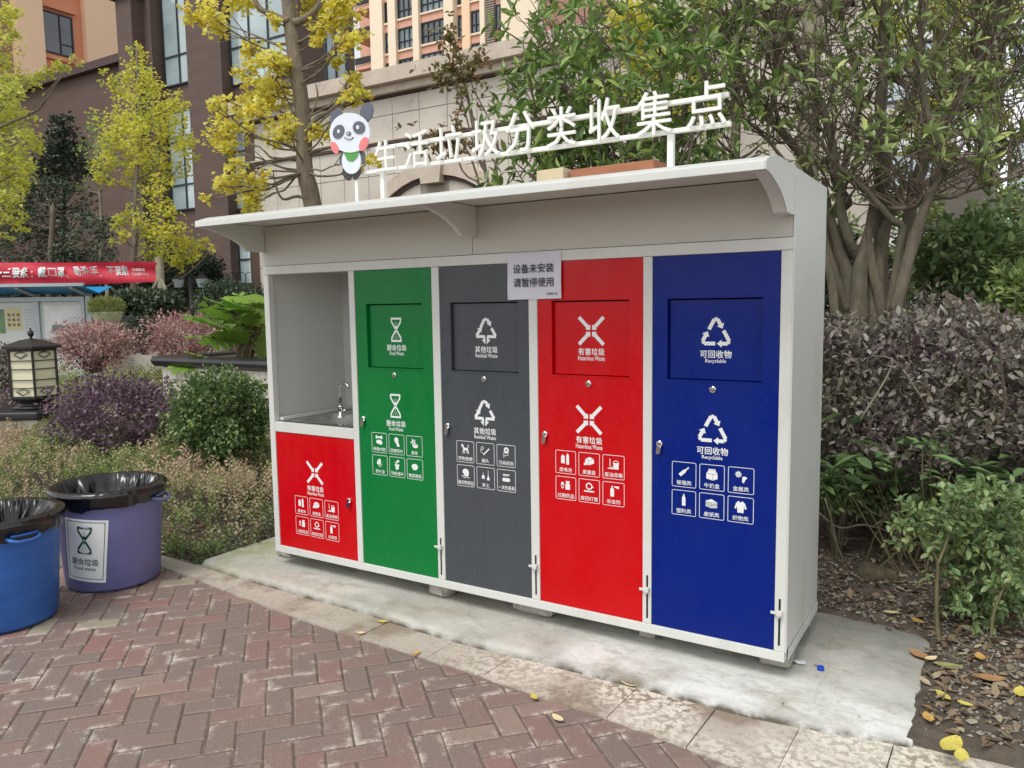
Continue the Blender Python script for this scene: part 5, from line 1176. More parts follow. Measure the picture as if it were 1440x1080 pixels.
# leafy bay behind the roof
bay = thing('bay_tree', 'dense leafy evergreen with long glossy leaves rising behind the sign lettering', 'tree', PZ(880, 560, -.05))
random.seed(80); tips = []; twg = MB(); f0_ = PD(880, 420, 5.9); g0_ = Vector((f0_.x, f0_.y, -.1))
aims = [(735, 60), (748, 100), (728, 150), (760, 20), (790, 60), (800, 10), (770, 130), (745, 185), (778, 200), (820, 90), (838, 30), (830, 150), (860, 70), (870, 10), (850, 190), (884, 120), (905, 50), (900, 170), (925, 20), (935, 120), (950, 70), (960, 170), (975, 30), (985, 110), (1005, 60), (1015, 150), (760, -30), (820, -30), (880, -40), (940, -30), (1000, -30), (720, 230), (742, 238), (710, 215), (800, 230), (960, 215), (1035, 20), (1050, 100), (715, 110)]
for ax, ay in aims:
    e = PD(ax, ay, random.uniform(5.2, 6.8)); s0 = f0_+Vector((random.gauss(0, .25), random.gauss(0, .25), random.uniform(-.6, .1)))
    q = smooth_path([g0_+Vector((random.gauss(0, .12), random.gauss(0, .12), 0)), s0, s0.lerp(e, .55)+Vector((random.gauss(0, .06), random.gauss(0, .06), random.gauss(-.05, .06))), e], 5)
    MB().tube(q, rpath(q, .020, .004), 7).build('stem', m_twig, bay, smooth=True); tips.append((e, (q[-1]-q[-2]).normalized()))
    for k in range(15):
        s_ = q[random.randrange(9, len(q))]; dv = Vector((random.gauss(0, .7), random.gauss(0, .6), random.uniform(-.2, 1))).normalized(); e2 = s_+dv*random.uniform(.12, .48)
        q2 = bez(s_, e2, 0, 4, wob=.02); twg.tube(q2, rpath(q2, .006, .002), 4, cap=False); tips.append((e2, (q2[-1]-q2[-2]).normalized()))
        if random.random() < .35: tips.append((q2[2], dv))
twg.build('twigs', m_twig, bay, kind='stuff')
P_, D_ = whorls(tips, rng_, 4, 7); print('bay leaves', len(P_)); leaf_cloud('foliage', P_, .105, L_bay, bay, LANCE, D_, .5, parts=300, partmat=L_bay_o, rng=rng_)
# russet sapling with thin stems behind the sign
sap = thing('russet_sapling', 'thin bare stemmed sapling with small russet leaves above the middle of the sign', 'tree', PZ(700, 560, -.1)); random.seed(5); tips = []
f0_ = PD(690, 300, 7.2)
for pp_ in ([(690, 300), (672, 220), (655, 130), (640, 100), (628, 92)], [(690, 300), (665, 200), (640, 120), (604, 108)], [(690, 300), (668, 180), (650, 100), (636, 62), (632, 50)], [(690, 300), (700, 200), (660, 108), (690, 70)], [(680, 300), (640, 190), (600, 205), (580, 200)], [(700, 300), (690, 220), (640, 200), (612, 212)], [(690, 310), (650, 240), (640, 180), (668, 84)]):
    q = smooth_path([Vector((f0_.x, f0_.y, -.1))]+pxpath(pp_, 7.2), 4); MB().tube(q, rpath(q, .014, .003), 6).build('stem', m_twig, sap, smooth=True); n0 = len(q)
    for k in range(16):
        s_ = q[random.randrange(n0-7, n0)]; dv = Vector((random.gauss(0, 1), random.gauss(0, .8), random.gauss(.3, .7))).normalized(); e = s_+dv*random.uniform(.06, .26); tips.append((e, dv)); tips.append((s_, dv))
P_, D_ = whorls(tips, rng_, 4, 6); leaf_cloud('foliage', P_, .055, L_red, sap, OVAL, D_, .4, rng=rng_)
# trees filling the background on the right
def fan_clumps(seed, n, x0, x1, y0, y1, rlo, rhi, depth, jit=.8):
    r_ = random.Random(seed); return [(PD(r_.uniform(x0, x1), r_.uniform(y0, y1), depth+r_.uniform(-jit, jit)), r_.uniform(rlo, rhi)*depth/FPX) for _ in range(n)]
make_tree('ginkgo_tree', 'yellow ginkgo glowing behind the leafy evergreen above the sign', 'tree', 'ginkgo trees', down(pxpath([(935, 300), (938, 180), (940, 60), (942, -80)], 11.5)), .12, .06, fan_clumps(60, 26, 850, 1010, -40, 190, 14, 26, 11.5), (m_ginkbark, L_gink2), .075, 190, FAN, 60, twigs=2)
make_tree('ginkgo_tree', 'lime yellow ginkgo behind the bare stems at the upper right', 'tree', 'ginkgo trees', down(pxpath([(1330, 300), (1325, 180), (1320, 60), (1318, -80)], 12.5)), .14, .07, fan_clumps(61, 32, 1225, 1430, -60, 170, 14, 28, 12.5), (m_ginkbark, L_gink3), .08, 210, FAN, 61, twigs=2)
make_tree('background_tree', 'grey trunked tree with loose green leaves behind the right end of the cabinet', 'tree', 'green trees behind the cabinet', down(pxpath([(1130, 330), (1136, 220), (1140, 100), (1146, -60)], 9)), .14, .10, fan_clumps(62, 30, 1060, 1250, -50, 300, 10, 20, 9.5), (m_barkpale, L_osm), .075, 36, LANCE, 62, twigs=3)
make_tree('background_tree', 'pale leaning trunk tree at the upper right corner', 'tree', 'green trees behind the cabinet', down(pxpath([(1372, 330), (1385, 230), (1396, 110), (1404, -60)], 9.5)), .16, .12, fan_clumps(63, 36, 1290, 1500, -60, 300, 10, 22, 9), (m_barkpale, L_osm), .08, 50, LANCE, 63, twigs=3)
make_tree('background_tree', 'loose green tree far behind the middle of the sign', 'tree', 'green trees behind the cabinet', down(pxpath([(1030, 320), (1034, 200), (1036, 60), (1038, -60)], 8.6)), .07, .04, fan_clumps(64, 26, 980, 1120, -40, 230, 10, 20, 8.6), (m_bark, L_osm), .08, 30, LANCE, 64, twigs=3)
make_tree('background_tree', 'bushy low tree behind the stone pillar at the right edge', 'tree', 'green trees behind the cabinet', down(pxpath([(1440, 420), (1440, 300)], 11)), .10, .06, fan_clumps(65, 40, 1180, 1520, 180, 380, 14, 28, 12, 1.5), (m_bark, L_osm), .09, 120, OVAL, 65, twigs=2)
make_tree('background_tree', 'dark low evergreen behind the bushes at the far right', 'tree', 'green trees behind the cabinet', down(pxpath([(1200, 420), (1200, 360)], 13)), .10, .06, fan_clumps(66, 46, 1120, 1560, 280, 440, 18, 30, 14, 1.5), (m_bark, L_dark), .10, 240, OVAL, 66, twigs=2)
# bush right of the old trunk
c, r = SH(1370, 372, 92, 72, 7.0); shrub('leafy_bush', 'bright leaved evergreen bush above the hedge on the right of the old trunk', 'shrub', None, c, r, 4200, .085, L_shrub, 71, OVAL, .4, stems=20, base=-.05, lump=.3, parts=200, partmat=L_shrub_o)
c, r = SH(1180, 385, 34, 70, 7.8); shrub('leafy_bush', 'small dark bush between the cabinet and the old trunk', 'shrub', None, c, r, 1800, .07, L_dark, 72, OVAL, .3, stems=10, base=-.05)
c, r = SH(1460, 420, 60, 50, 6.0); shrub('leafy_bush', 'green bush cut off by the right edge above the hedge', 'shrub', None, c, r, 1500, .08, L_osm, 73, OVAL, .4, stems=10, base=-.05)
# foreground shrub: stem fork traced, small leaves
def PG(px, py): return PZ(px, py, -.05)
fs = thing('foreground_shrub', 'loose small leaved shrub with a forked pale stem in the right foreground', 'shrub', PG(1322, 915)); random.seed(90); tips = []
dF = proj(PG(1322, 915))[2]
sks = [[(1324, 918), (1318, 880), (1317, 830), (1318, 790), (1304, 765), (1290, 742), (1282, 722)], [(1318, 795), (1328, 770), (1334, 752), (1342, 722), (1352, 700)], [(1335, 760), (1360, 740), (1392, 726)], [(1322, 905), (1336, 882), (1360, 876), (1392, 870), (1410, 850)], [(1372, 918), (1378, 880), (1384, 830), (1396, 770), (1412, 730)], [(1392, 920), (1398, 860), (1420, 810), (1445, 770)], [(1350, 910), (1352, 860), (1362, 800), (1376, 750)], [(1420, 915), (1424, 860), (1440, 800)], [(1385, 915), (1366, 860), (1350, 800), (1345, 760)]]
twg = MB()
for pp_ in sks:
    d_ = dF+random.uniform(-.15, .35); q = smooth_path(pxpath(pp_, d_), 4); MB().tube(q, rpath(q, .0075 if pp_[0][0] != 1324 else .011, .0035), 7).build('stem', m_stemgreen, fs, smooth=True); n0 = len(q)
    for k in range(20):
        i = random.randrange(n0//3 if pp_[0][0] > 1330 else int(n0*.6), n0); s_ = q[i]; dv = Vector((random.gauss(0, .8), random.gauss(0, .8), random.gauss(.3, .6))).normalized(); e = s_+dv*random.uniform(.05, .22)
        q2 = bez(s_, e, 0, 4, wob=.01); twg.tube(q2, rpath(q2, .003, .0012), 4, cap=False); tips += [(e, dv), (q2[2], dv), (q2[3], dv)]
for (cx_, cy_, rr_) in [(1330, 722, 26), (1360, 712, 30), (1395, 724, 30), (1425, 740, 30), (1345, 750, 26), (1385, 765, 34), (1425, 790, 34), (1400, 820, 34), (1360, 800, 22), (1430, 850, 30), (1390, 862, 26), (1355, 845, 16), (1305, 728, 16), (1440, 720, 30), (1420, 700, 24), (1380, 690, 22), (1345, 690, 16)]:
    for k in range(24):
        p = PD(cx_+random.gauss(0, rr_*.5), cy_+random.gauss(0, rr_*.5), dF+random.uniform(-.15, .4)); tips.append((p, Vector((random.gauss(0, 1), random.gauss(0, 1), random.gauss(.4, .5))).normalized()))
twg.build('twigs', m_stemgreen, fs, kind='stuff'); P_, D_ = whorls(tips, rng_, 3, 5); leaf_cloud('foliage', P_, .042, L_shrub, fs, OVAL, D_, .8, parts=300, partmat=L_shrub_o, rng=rng_)
# broad-leaved plants under the hedge
def broad(px, py, d, n, L, label, seed, spread=.35):
    random.seed(seed); rng = np.random.default_rng(seed); c = PD(px, py, d); t = thing('broad_leaf_plant', label, 'plant', (c.x, c.y, -.05), 'broad leaved plants below the hedge'); P = []; Dd = []; m = MB()
    for k in range(n):
        a = random.uniform(0, 6.28); o = Vector((math.cos(a), math.sin(a), random.uniform(-.1, .6))); p = c+Vector((random.gauss(0, spread), random.gauss(0, spread*.5), random.gauss(0, spread*.3))); P.append(p); Dd.append(o)
        if k % 9 == 0: q = bez(Vector((c.x+random.gauss(0, .08), c.y+random.gauss(0, .08), -.05)), p, .05, 4, wob=.02); m.tube(q, rpath(q, .006, .003), 5, cap=False)
    m.build('stems', m_stemgreen, t); leaf_cloud('foliage', P, L, None, t, LANCE, np.array(Dd), .9, parts=300, partmat=L_broad_o, rng=rng)
broad(1285, 668, 4.4, 80, .15, 'broad leaved plant under the middle of the hedge', 91)
broad(1215, 664, 4.6, 50, .13, 'broad leaved plant under the hedge closest to the cabinet side', 90, .28)
broad(1400, 664, 4.35, 90, .17, 'broad leaved plant under the hedge near the right edge', 92)
c, r = SH(1176, 690, 30, 26, 4.7); shrub('small_leaf_shrub', 'fresh green small leaved sprig beside the lower right side of the cabinet', 'shrub', None, c, r, 1500, .04, L_shrub, 93, OVAL, .2, stems=8, base=-.05, parts=150, partmat=L_shrub_o)
c, r = SH(1238, 700, 52, 24, 4.8); shrub('small_leaf_shrub', 'thin straggling small leaved shrub over the dark hollow below the hedge', 'shrub', None, c, r, 1300, .04, L_shrub, 94, OVAL, .2, stems=5, base=-.05, parts=120, partmat=L_shrub_o)
# bare arching branches in the hollow
hb = thing('bare_branches', 'tangle of bare grey branches arching over the soil below the hedge', 'branches', PG(1230, 800)); random.seed(95)
for pp_ in ([(1150, 720), (1180, 742), (1215, 738), (1260, 752), (1290, 775)], [(1232, 738), (1262, 720), (1280, 705)], [(1160, 700), (1174, 750), (1178, 790)], [(1255, 745), (1268, 768), (1280, 800)], [(1200, 700), (1230, 722), (1275, 735), (1300, 760)], [(1290, 690), (1260, 716), (1225, 742)], [(1210, 590), (1255, 512), (1225, 500)], [(1270, 520), (1296, 560), (1312, 585)]):
    q = smooth_path(pxpath(pp_, 4.6), 4); MB().tube(q, rpath(q, .007, .003), 6).build('branch', m_barkpale, hb, smooth=True)

# ------------------------------------------------------------------ left garden furniture
m_lantern = M('lantern_iron', (42, 40, 38), .45, var=.3, scale=20); m_acryl = M('lantern_panel', (232, 228, 196), .5, var=.03)
m_capstone = M('black_capstone', (44, 44, 48), .3, var=.2, scale=6, spec=.6); m_ptile = M('pale_tile', (206, 200, 188), .6, var=.12, scale=9)
lc = PD(50, 560, 9.0); ln = thing('garden_lantern', 'squat black six sided lantern with cream panels on a pedestal', 'lantern', (lc.x, lc.y, 0))
def az(px, py, d=9.0): return PD(px, py, d).z
th0 = math.atan2(CAM.y-lc.y, CAM.x-lc.x); Rl = .262; zb_, zt_ = az(50, 556), az(50, 491)
def hexp(r, a_off=0): return [(lc.x+r*math.cos(th0+a_off+k*math.pi/3), lc.y+r*math.sin(th0+a_off+k*math.pi/3)) for k in range(6)]
def ppz(poly, z0, z1): return MB().prism(poly, 'z', z0, z1)
ppz(hexp(Rl+.015), zb_-.02, zb_+.012).build('bottom_ring', m_lantern, ln, bevel=.004); ppz(hexp(Rl+.015), zt_-.012, zt_+.02).build('top_ring', m_lantern, ln, bevel=.004)
hx = hexp(Rl)
for k in range(6):
    MB().tube([(hx[k][0], hx[k][1], zb_+.012), (hx[k][0], hx[k][1], zt_-.012)], .014, 6).build('upright', m_lantern, ln)
    A, Bp = Vector((*hx[k], 0)), Vector((*hx[(k+1) % 6], 0)); nrm = ((A+Bp)/2-Vector((lc.x, lc.y, 0))).normalized(); H_ = zt_-zb_
    q = [A.lerp(Bp, .04)-nrm*.008, A.lerp(Bp, .96)-nrm*.008]
    MB().add([(q[0].x, q[0].y, zb_+.01), (q[1].x, q[1].y, zb_+.01), (q[1].x, q[1].y, zt_-.01), (q[0].x, q[0].y, zt_-.01)], [(0, 1, 2, 3)]).build('panel', m_acryl, ln)
    bars = MB()
    for f_ in (.20, .37, .60, .78): bars.tube([A.lerp(Bp, .02)+nrm*.004+Vector((0, 0, zb_+H_*f_)), A.lerp(Bp, .98)+nrm*.004+Vector((0, 0, zb_+H_*f_))], .0065, 4)
    for cz_, s_ in ((.03, 1), (.815, 1)):
        c_ = lambda u, v: A.lerp(Bp, .5+u)+nrm*.006+Vector((0, 0, zb_+H_*(cz_+v)))
        bars.tube([c_(0, .015), c_(-.27, .095), c_(-.20, .125), c_(0, .15), c_(.20, .125), c_(.27, .095), c_(0, .015)], .0055, 4)
    bars.build('grille', m_lantern, ln)
rf = MB(); h1 = hexp(Rl+.075); h2 = hexp(Rl*.55); z1_ = zt_+.02
rf.v = [(x, y, z1_) for x, y in h1]+[(x, y, z1_+.022) for x, y in h1]+[(x, y, z1_+.085) for x, y in h2]+[(lc.x, lc.y, z1_+.11)]
rf.f = [tuple(range(6))[::-1]]+[(k, (k+1) % 6, (k+1) % 6+6, k+6) for k in range(6)]+[(k+6, (k+1) % 6+6, (k+1) % 6+12, k+12) for k in range(6)]+[(k+12, (k+1) % 6+12, 18) for k in range(6)]
rf.build('roof', m_lantern, ln)
MB().lathe([(.02, 0), (.012, .02), (.032, .045), (.034, .07), (.02, .095), (.012, .105), (.014, .115), (0, .125)], 14, (lc.x, lc.y, z1_+.10)).build('finial', m_lantern, ln, smooth=True)
MB().lathe([(.20, 0), (.235, .012), (.18, .03), (.165, .05), (.17, .07), (.225, .1), (.24, .12)], 24, (lc.x, lc.y, zb_-.14)).build('foot', m_lantern, ln, smooth=True)
pdn = thing('lantern_pedestal', 'tiled stone pedestal with thick black capstone under the garden lantern', 'pedestal', (lc.x, lc.y, 0)); zc_ = zb_-.14
ppz(hexp(.52), zc_-.085, zc_).build('capstone', m_capstone, pdn, bevel=.015); ppz(hexp(.44), -.2, zc_-.086).build('core', m_grout, pdn)
for k in range(6):
    A, Bp = Vector((*hexp(.445)[k], 0)), Vector((*hexp(.445)[(k+1) % 6], 0)); nrm = ((A+Bp)/2-Vector((lc.x, lc.y, 0))).normalized()
    for i in range(2):
        for j in range(3):
            a_, b_ = A.lerp(Bp, i/2+.01), A.lerp(Bp, (i+1)/2-.01); z0_ = zc_-.09-(j+1)*.13
            MB().prism([(a_.x, a_.y), (b_.x, b_.y), (b_.x+nrm.x*.012, b_.y+nrm.y*.012), (a_.x+nrm.x*.012, a_.y+nrm.y*.012)], 'z', z0_+.005, z0_+.125).build('tile', m_ptile, pdn)
# tiled planter
PYD = PD(300, 505, 9.6).y; qa = PY(226, 503, PYD); qb = PY(470, 512, PYD); pl = thing('tiled_planter', 'raised planter with black rounded coping and pale tiles beside the cabinet', 'planter', (qa.x, PYD, 0)); zc_ = qa.z+.02
B('core', m_grout, pl, qa.x+.02, qb.x, PYD+.012, PYD+3, -.2, zc_-.13); B('soil', m_soil, pl, qa.x+.2, qb.x-.02, PYD+.2, PYD+2.9, zc_-.129, zc_-.04)
cp_ = MB()
cp_.prism([(PYD-.06, zc_-.10), (PYD-.085, zc_-.07), (PYD-.085, zc_-.04), (PYD-.06, zc_-.008), (PYD-.03, zc_), (PYD+.2, zc_), (PYD+.2, zc_-.128), (PYD-.03, zc_-.128)], 'x', qa.x-.1, qb.x); cp_.build('coping', m_capstone, pl, bevel=.01)
B('coping', m_capstone, pl, qa.x-.1, qa.x+.2, PYD+.202, PYD+3, zc_-.128, zc_, .01)
tws = .098; ptm = MB().box(0, tws-.007, 0, .012, 0, .155); pme = bpy.data.meshes.new('tile'); pme.from_pydata(ptm.v, [], ptm.f); pme.materials.append(m_ptile)
for i in range(int((qb.x-qa.x)/tws)):
    for j in range(5): inst('tile', pme, pl, (qa.x+.02+i*tws, PYD-.001, zc_-.295-j*.162))
# split-leaf philodendron in the planter
ph = thing('split_leaf_plant', 'large split leaf plant with leaning ribbed stem growing in the tiled planter', 'plant', PD(345, 505, 10.0)); random.seed(101)
sb = PD(343, 502, 10.0); st = PD(362, 440, 10.0)
T = smooth_path([sb+Vector((0, 0, -.1)), sb, sb.lerp(st, .5), st], 5); MB().tube(T, rpath(T, .11, .085), 14).build('stem', M('ribbed_stem', (92, 84, 60), .8, var=.4, scale=18, vs=(1, 1, 3)), ph, smooth=True)
for k in range(7):
    a_ = k*.9; o_ = Vector((math.cos(a_), math.sin(a_), 0)); MB().tube([p+o_*.1 for p in T], .016, 5).build('old_petiole', m_stemgreen, ph)
def split_leaf(L, n=9):
    m = MB(); mid = [Vector((0, L*i/n, -.16*L*(i/n)**2)) for i in range(n+1)]
    for i in range(n):
        w_ = L*.56*math.sin(math.pi*(.12+.86*i/n))**.8*(1 if i < n-1 else .5)
        for s_ in (-1, 1):
            a, b = mid[i], mid[min(i+1, n)]; tip_ = a+Vector((s_*w_, L*.16, -.14*w_)); e1 = a.lerp(tip_, .75)+Vector((0, L*.09, .02*L)); e0 = a.lerp(tip_, .6)+Vector((0, -L*.05, .02*L))
            k_ = len(m.v); m.v += [tuple(a), tuple(b), tuple(e1), tuple(tip_), tuple(e0)]; m.f += [(k_, k_+1, k_+2, k_+4) if s_ < 0 else (k_, k_+4, k_+2, k_+1), (k_+4, k_+2, k_+3) if s_ < 0 else (k_+4, k_+3, k_+2)]
    me = bpy.data.meshes.new('leaf'); me.from_pydata(m.v, [], m.f); me.materials.append(L_phil); return me
lm = [split_leaf(1.0, 6), split_leaf(1.0, 5)]
tgt = [(288, 448), (300, 468), (292, 500), (310, 440), (325, 428), (338, 432), (350, 422), (366, 424), (382, 430), (325, 455), (340, 450), (312, 478), (362, 445), (392, 445), (378, 465), (330, 470), (398, 470), (268, 512), (372, 485), (310, 458), (345, 436), (372, 438)]
for k, (px, py) in enumerate(tgt):
    e = PD(px, py, 10.0+random.uniform(-.5, .5)); base = st+Vector((random.gauss(0, .04), random.gauss(0, .04), random.uniform(-.1, .05))); pth = bez(base, e, .12, 6); MB().tube(pth, rpath(pth, .012, .006), 5, cap=False).build('petiole', m_stemgreen, ph, smooth=True)
    d = (e-base); d.normalize(); d.z = random.uniform(.0, .9); d.normalize(); X_ = d.cross(Vector((random.gauss(0, .2), random.gauss(0, .2), 1))).normalized(); Z_ = X_.cross(d); s_ = random.uniform(.42, .62); o = bpy.data.objects.new('leaf', lm[k % 2]); link(o, ph); e = e-d*s_*.45
    o.matrix_basis = Matrix(((X_.x*s_, d.x*s_, Z_.x*s_, e.x), (X_.y*s_, d.y*s_, Z_.y*s_, e.y), (X_.z*s_, d.z*s_, Z_.z*s_, e.z), (0, 0, 0, 1)))
# notice board
m_alu = M('aluminium', (178, 186, 190), .4, metal=.3, var=.05); m_bluep = M('blue_roof_sheet', (24, 142, 206), .4, var=.05); m_board = M('board_white', (220, 224, 222), .5, var=.04, scale=2)
DN = 15.0; nb = thing('notice_board', 'long glazed notice board with blue sheet roof and grey posts behind the lantern', 'notice board', PD(60, 480, DN))
rt_ = Vector((RT.x, RT.y, 0)).normalized(); fw_ = Vector((FW.x, FW.y, 0)).normalized(); O_ = PD(0, 440, DN)
def nbp(px, z, dy=0.): 
    p = PD(px, 440, DN); u = (Vector((p.x, p.y, 0))-Vector((O_.x, O_.y, 0))).dot(rt_); q = Vector((O_.x, O_.y, z))+rt_*u+fw_*dy; return q
def nbox(name, mat, x0, x1, z0, z1, d0, d1, parent=None, bevel=0.):
    a, b = nbp(x0, z0, d0), nbp(x1, z0, d0); c, d = nbp(x1, z0, d1), nbp(x0, z0, d1)
    return MB().prism([(p.x, p.y) for p in (a, b, c, d)], 'z', z0, z1).build(name, mat, parent or nb, bevel=bevel)
znb = lambda py: PD(60, py, DN).z
zr = znb(404)
def slope(name, mat, x0, x1, d0, z0, d1, z1, t):
    a, b, c, d = nbp(x0, z0, d0), nbp(x1, z0, d0), nbp(x1, z1, d1), nbp(x0, z1, d1); up = Vector((0, 0, t)); m = MB(); m.v = [tuple(p) for p in (a, b, c, d)]+[tuple(p+up) for p in (a, b, c, d)]; m.f = [(0, 3, 2, 1), (4, 5, 6, 7), (0, 1, 5, 4), (1, 2, 6, 5), (2, 3, 7, 6), (3, 0, 4, 7)]; return m.build(name, mat, nb)
slope('roof_sheet', m_bluep, -160, 140, -.62, zr+.00, .02, zr-.13, .012); slope('roof_edge', m_alu, -160, 147, -.70, zr-.01, -.625, zr+.0, .05); slope('roof_sheet', m_bluep, -160, 140, .03, zr-.13, .55, zr+.0, .012)
for px in (-120, 53, 126): nbox('post', m_alu, px-3.5, px+3.5, -.1, zr-.131, -.05, .05); slope('roof_strut', m_alu, px-2, px+2, -.6, zr-.045, .0, zr-.20, .04)
nbox('board', m_board, -150, 118, znb(530), znb(424), .0, .04); nbox('frame_top', m_alu, -152, 122, znb(424)+.001, znb(418), -.08, .08)
for px in (-150, 119): nbox('frame_side', m_alu, px-2.5, px+2.5, znb(530), znb(424), -.07, .07)
nbox('frame_bottom', m_alu, -152, 122, znb(538), znb(530)-.001, -.07, .07)
m_pgreen = M('poster_green', (120, 150, 112), .6); m_pcream = M('poster_cream', (222, 216, 170), .6, var=.05); m_pgrey = M('print_grey', (140, 142, 146), .6)
nbox('poster', m_pcream, 8, 30, znb(464), znb(432), -.006, -.001); nbox('poster', m_pgreen, -18, 6, znb(468), znb(434), -.006, -.001)
nbox('poster', m_pgrey, 72, 88, znb(466), znb(457), -.006, -.001); nbox('poster', M('poster_white', (238, 238, 240), .6), 62, 116, znb(476), znb(430), -.004, -.001)
for i in range(3):
    for j in range(3): nbox('poster_photo', m_pgrey if (i+j) % 2 else m_wood, 10.5+i*6.5, 14.5+i*6.5, znb(444.5+j*7), znb(440+j*7), -.009, -.0065)
ln_ = MB()
for j in range(8):
    for (x0_, x1_) in ((34, 56), (96, 112)):
        a, b = nbp(x0_, 0, -.007), nbp(x1_-(j % 3)*2, 0, -.007); z_ = znb(436+j*4.2 if x0_ == 34 else 448+j*3); ln_.prism([(a.x, a.y), (b.x, b.y), (b.x+fw_.x*.002, b.y+fw_.y*.002), (a.x+fw_.x*.002, a.y+fw_.y*.002)], 'z', z_, z_+.008)
ln_.build('printed_lines', m_pgrey, nb)
# red banner on tree poles
m_bannerred = M('banner_red', (204, 44, 66), .6, var=.10, scale=1.2, vs=(1, 1, 6)); DB = 17.5
bn = thing('red_banner', 'long red cloth banner with white Chinese lettering strung above the notice board', 'banner', PD(100, 400, DB)); O2 = PD(0, 440, DB)
def bnp(px, py, dy=0.): p = PD(px, py, DB); u = (Vector((p.x, p.y, 0))-Vector((O2.x, O2.y, 0))).dot(rt_); q = O2+rt_*u+fw_*dy; return Vector((q.x, q.y, p.z))
def rip2(px, t): return .03*math.sin(px*.09)+.02*math.sin(px*.23+t*3)+.03*math.sin(t*7+px*.02)
m = MB(); nx = 70
for i in range(nx+1):
    px = -150+373*i/nx
    for j in range(9):
        t = j/8; sag = 3*math.sin(math.pi*(px+150)/373); top = 368.5+sag*.3; bot = 396.5+(222-px)*.017+sag*.8; m.v.append(tuple(bnp(px, bot+(top-bot)*t, rip2(px, t))))
m.f = [(i*9+j, (i+1)*9+j, (i+1)*9+j+1, i*9+j+1) for i in range(nx) for j in range(8)]
m.build('cloth', m_bannerred, bn, smooth=True)
pxm = 1/(PD(101, 440, DB)-PD(100, 440, DB)).length
def btext(body, px, py, wpx, hpx, bold):
    Vt, Ft = text_verts(body, wpx, hpx, bold, 0, 1.0); m = MB(); m.v = [tuple(bnp(px+a, py-b, rip2(px+a, .5-(b/28))-.035-c)) for a, b, c in Vt]; m.f = Ft; return m.build('lettering', m_print, bn)
btext('防护三要素', 14.5, 383.5, 63, 15, .03); btext('：', 51, 386, 2.2, 9, .02); btext('戴口罩', 77.5, 383, 37, 15, .03); btext('、', 100, 389.5, 3.4, 4, .02); btext('勤洗手', 125, 382, 34, 14.5, .03); btext('、', 145.5, 388, 3.2, 4, .02); btext('不聚集', 169.5, 381, 31, 14, .03)
btext('锦城街道', 198, 379.5, 19, 4.2, .01); btext('物业服务中心', 200.5, 385.5, 24, 4.2, .01)
for px, lb in ((226, 'wooden pole with two slanting props holding the right end of the red banner'), (150, 'thin grey pole behind the flower pot below the banner')):
    pr = thing('banner_pole', lb, 'pole', bnp(px, 440)-Vector((0, 0, bnp(px, 440).z))); a = bnp(px, 440, .08)
    MB().tube([(a.x, a.y, -.1), (a.x, a.y, bnp(px, 362 if px > 200 else 395).z)], .09 if px > 200 else .04, 10).build('shaft', m_barkpale, pr, smooth=True)
    if px > 200:
        for s_ in (-1, 1): MB().tube([bnp(px+s_*22, 432, -.1), bnp(px+s_*2, 393, .02)], .035, 7).build('prop', m_barkpale, pr, smooth=True)
# flower pot
fp = PD(151, 447, 14); pt = thing('flower_pot', 'pale green bowl planter of bushy green plant right of the notice board', 'planter', (fp.x, fp.y, 0)); k_ = 14/FPX
MB().lathe([(0, -.10), (.16, -.10), (.2, -.07), (.25, .06), (.27, .10), (.25, .11), (.23, .08), (0, .07)], 28, (fp.x, fp.y, fp.z)).build('bowl', M('pot_glaze', (186, 196, 160), .5, var=.08), pt, smooth=True)
B('stand', m_cornice, pt, fp.x-.2, fp.x+.2, fp.y-.2, fp.y+.2, -.2, fp.z-.101)
P_, d_ = ball(1600, (fp.x, fp.y, fp.z+.2), (.31, .31, .17)); leaf_cloud('foliage', P_, .05, L_covery, pt, DIAM, d_, .6)
# low wall with dark coping, twin lamp post, iron railing
wa, wb = PY(160, 452, PD(230, 452, 15).y), PY(300, 456, PD(230, 452, 15).y); lw = thing('low_wall', 'low pale garden wall with black coping behind the pinkish shrubs', 'wall', (wa.x, wa.y, 0))
B('wall', m_ptile, lw, wa.x, wb.x, wa.y, wa.y+.3, -.2, wa.z); B('coping', m_capstone, lw, wa.x-.05, wb.x+.05, wa.y-.05, wa.y+.35, wa.z+.001, wa.z+.08)
lp_ = PD(270, 440, 18); lt = thing('twin_lamp_post', 'black post carrying two small glass lanterns in front of the brown building', 'lamp post', (lp_.x, lp_.y, -.1)); zl_ = PD(270, 397, 18).z
MB().tube([(lp_.x, lp_.y, -.1), (lp_.x, lp_.y, zl_+.1)], .05, 10).build('post', m_darkmetal, lt, smooth=True)
for s_ in (-1, 1):
    a = Vector((lp_.x, lp_.y, zl_))+rt_*s_*.27; MB().tube([Vector((lp_.x, lp_.y, zl_-.12)), Vector((lp_.x, lp_.y, zl_-.12))+rt_*s_*.18, a-Vector((0, 0, .14))], .018, 6).build('bracket', m_darkmetal, lt)
    hd = MB().lathe([(.08, -.13), (.13, .08), (.15, .085), (.05, .16), (0, .19)], 6, a).build('lamp_head', m_darkmetal, lt); MB().lathe([(.088, -.12), (.134, .075)], 6, a, a0=.0).build('glass', m_glass, hd)
rl = PD(340, 405, 20); rg = thing('iron_railing', 'black iron railing with curled tops below the window right of the lamp post', 'railing', (rl.x, rl.y, 0))
for k in range(9):
    p = rl+rt_*(-.32+.08*k); MB().tube([(p.x, p.y, PD(340, 440, 20).z), (p.x, p.y, rl.z+.08)], .012, 5).build('bar', m_darkmetal, rg)
for dz in (.08, -.35): a, b = rl+rt_*-.36, rl+rt_*.36; MB().tube([(a.x, a.y, rl.z+dz), (b.x, b.y, rl.z+dz)], .016, 5).build('rail', m_darkmetal, rg)
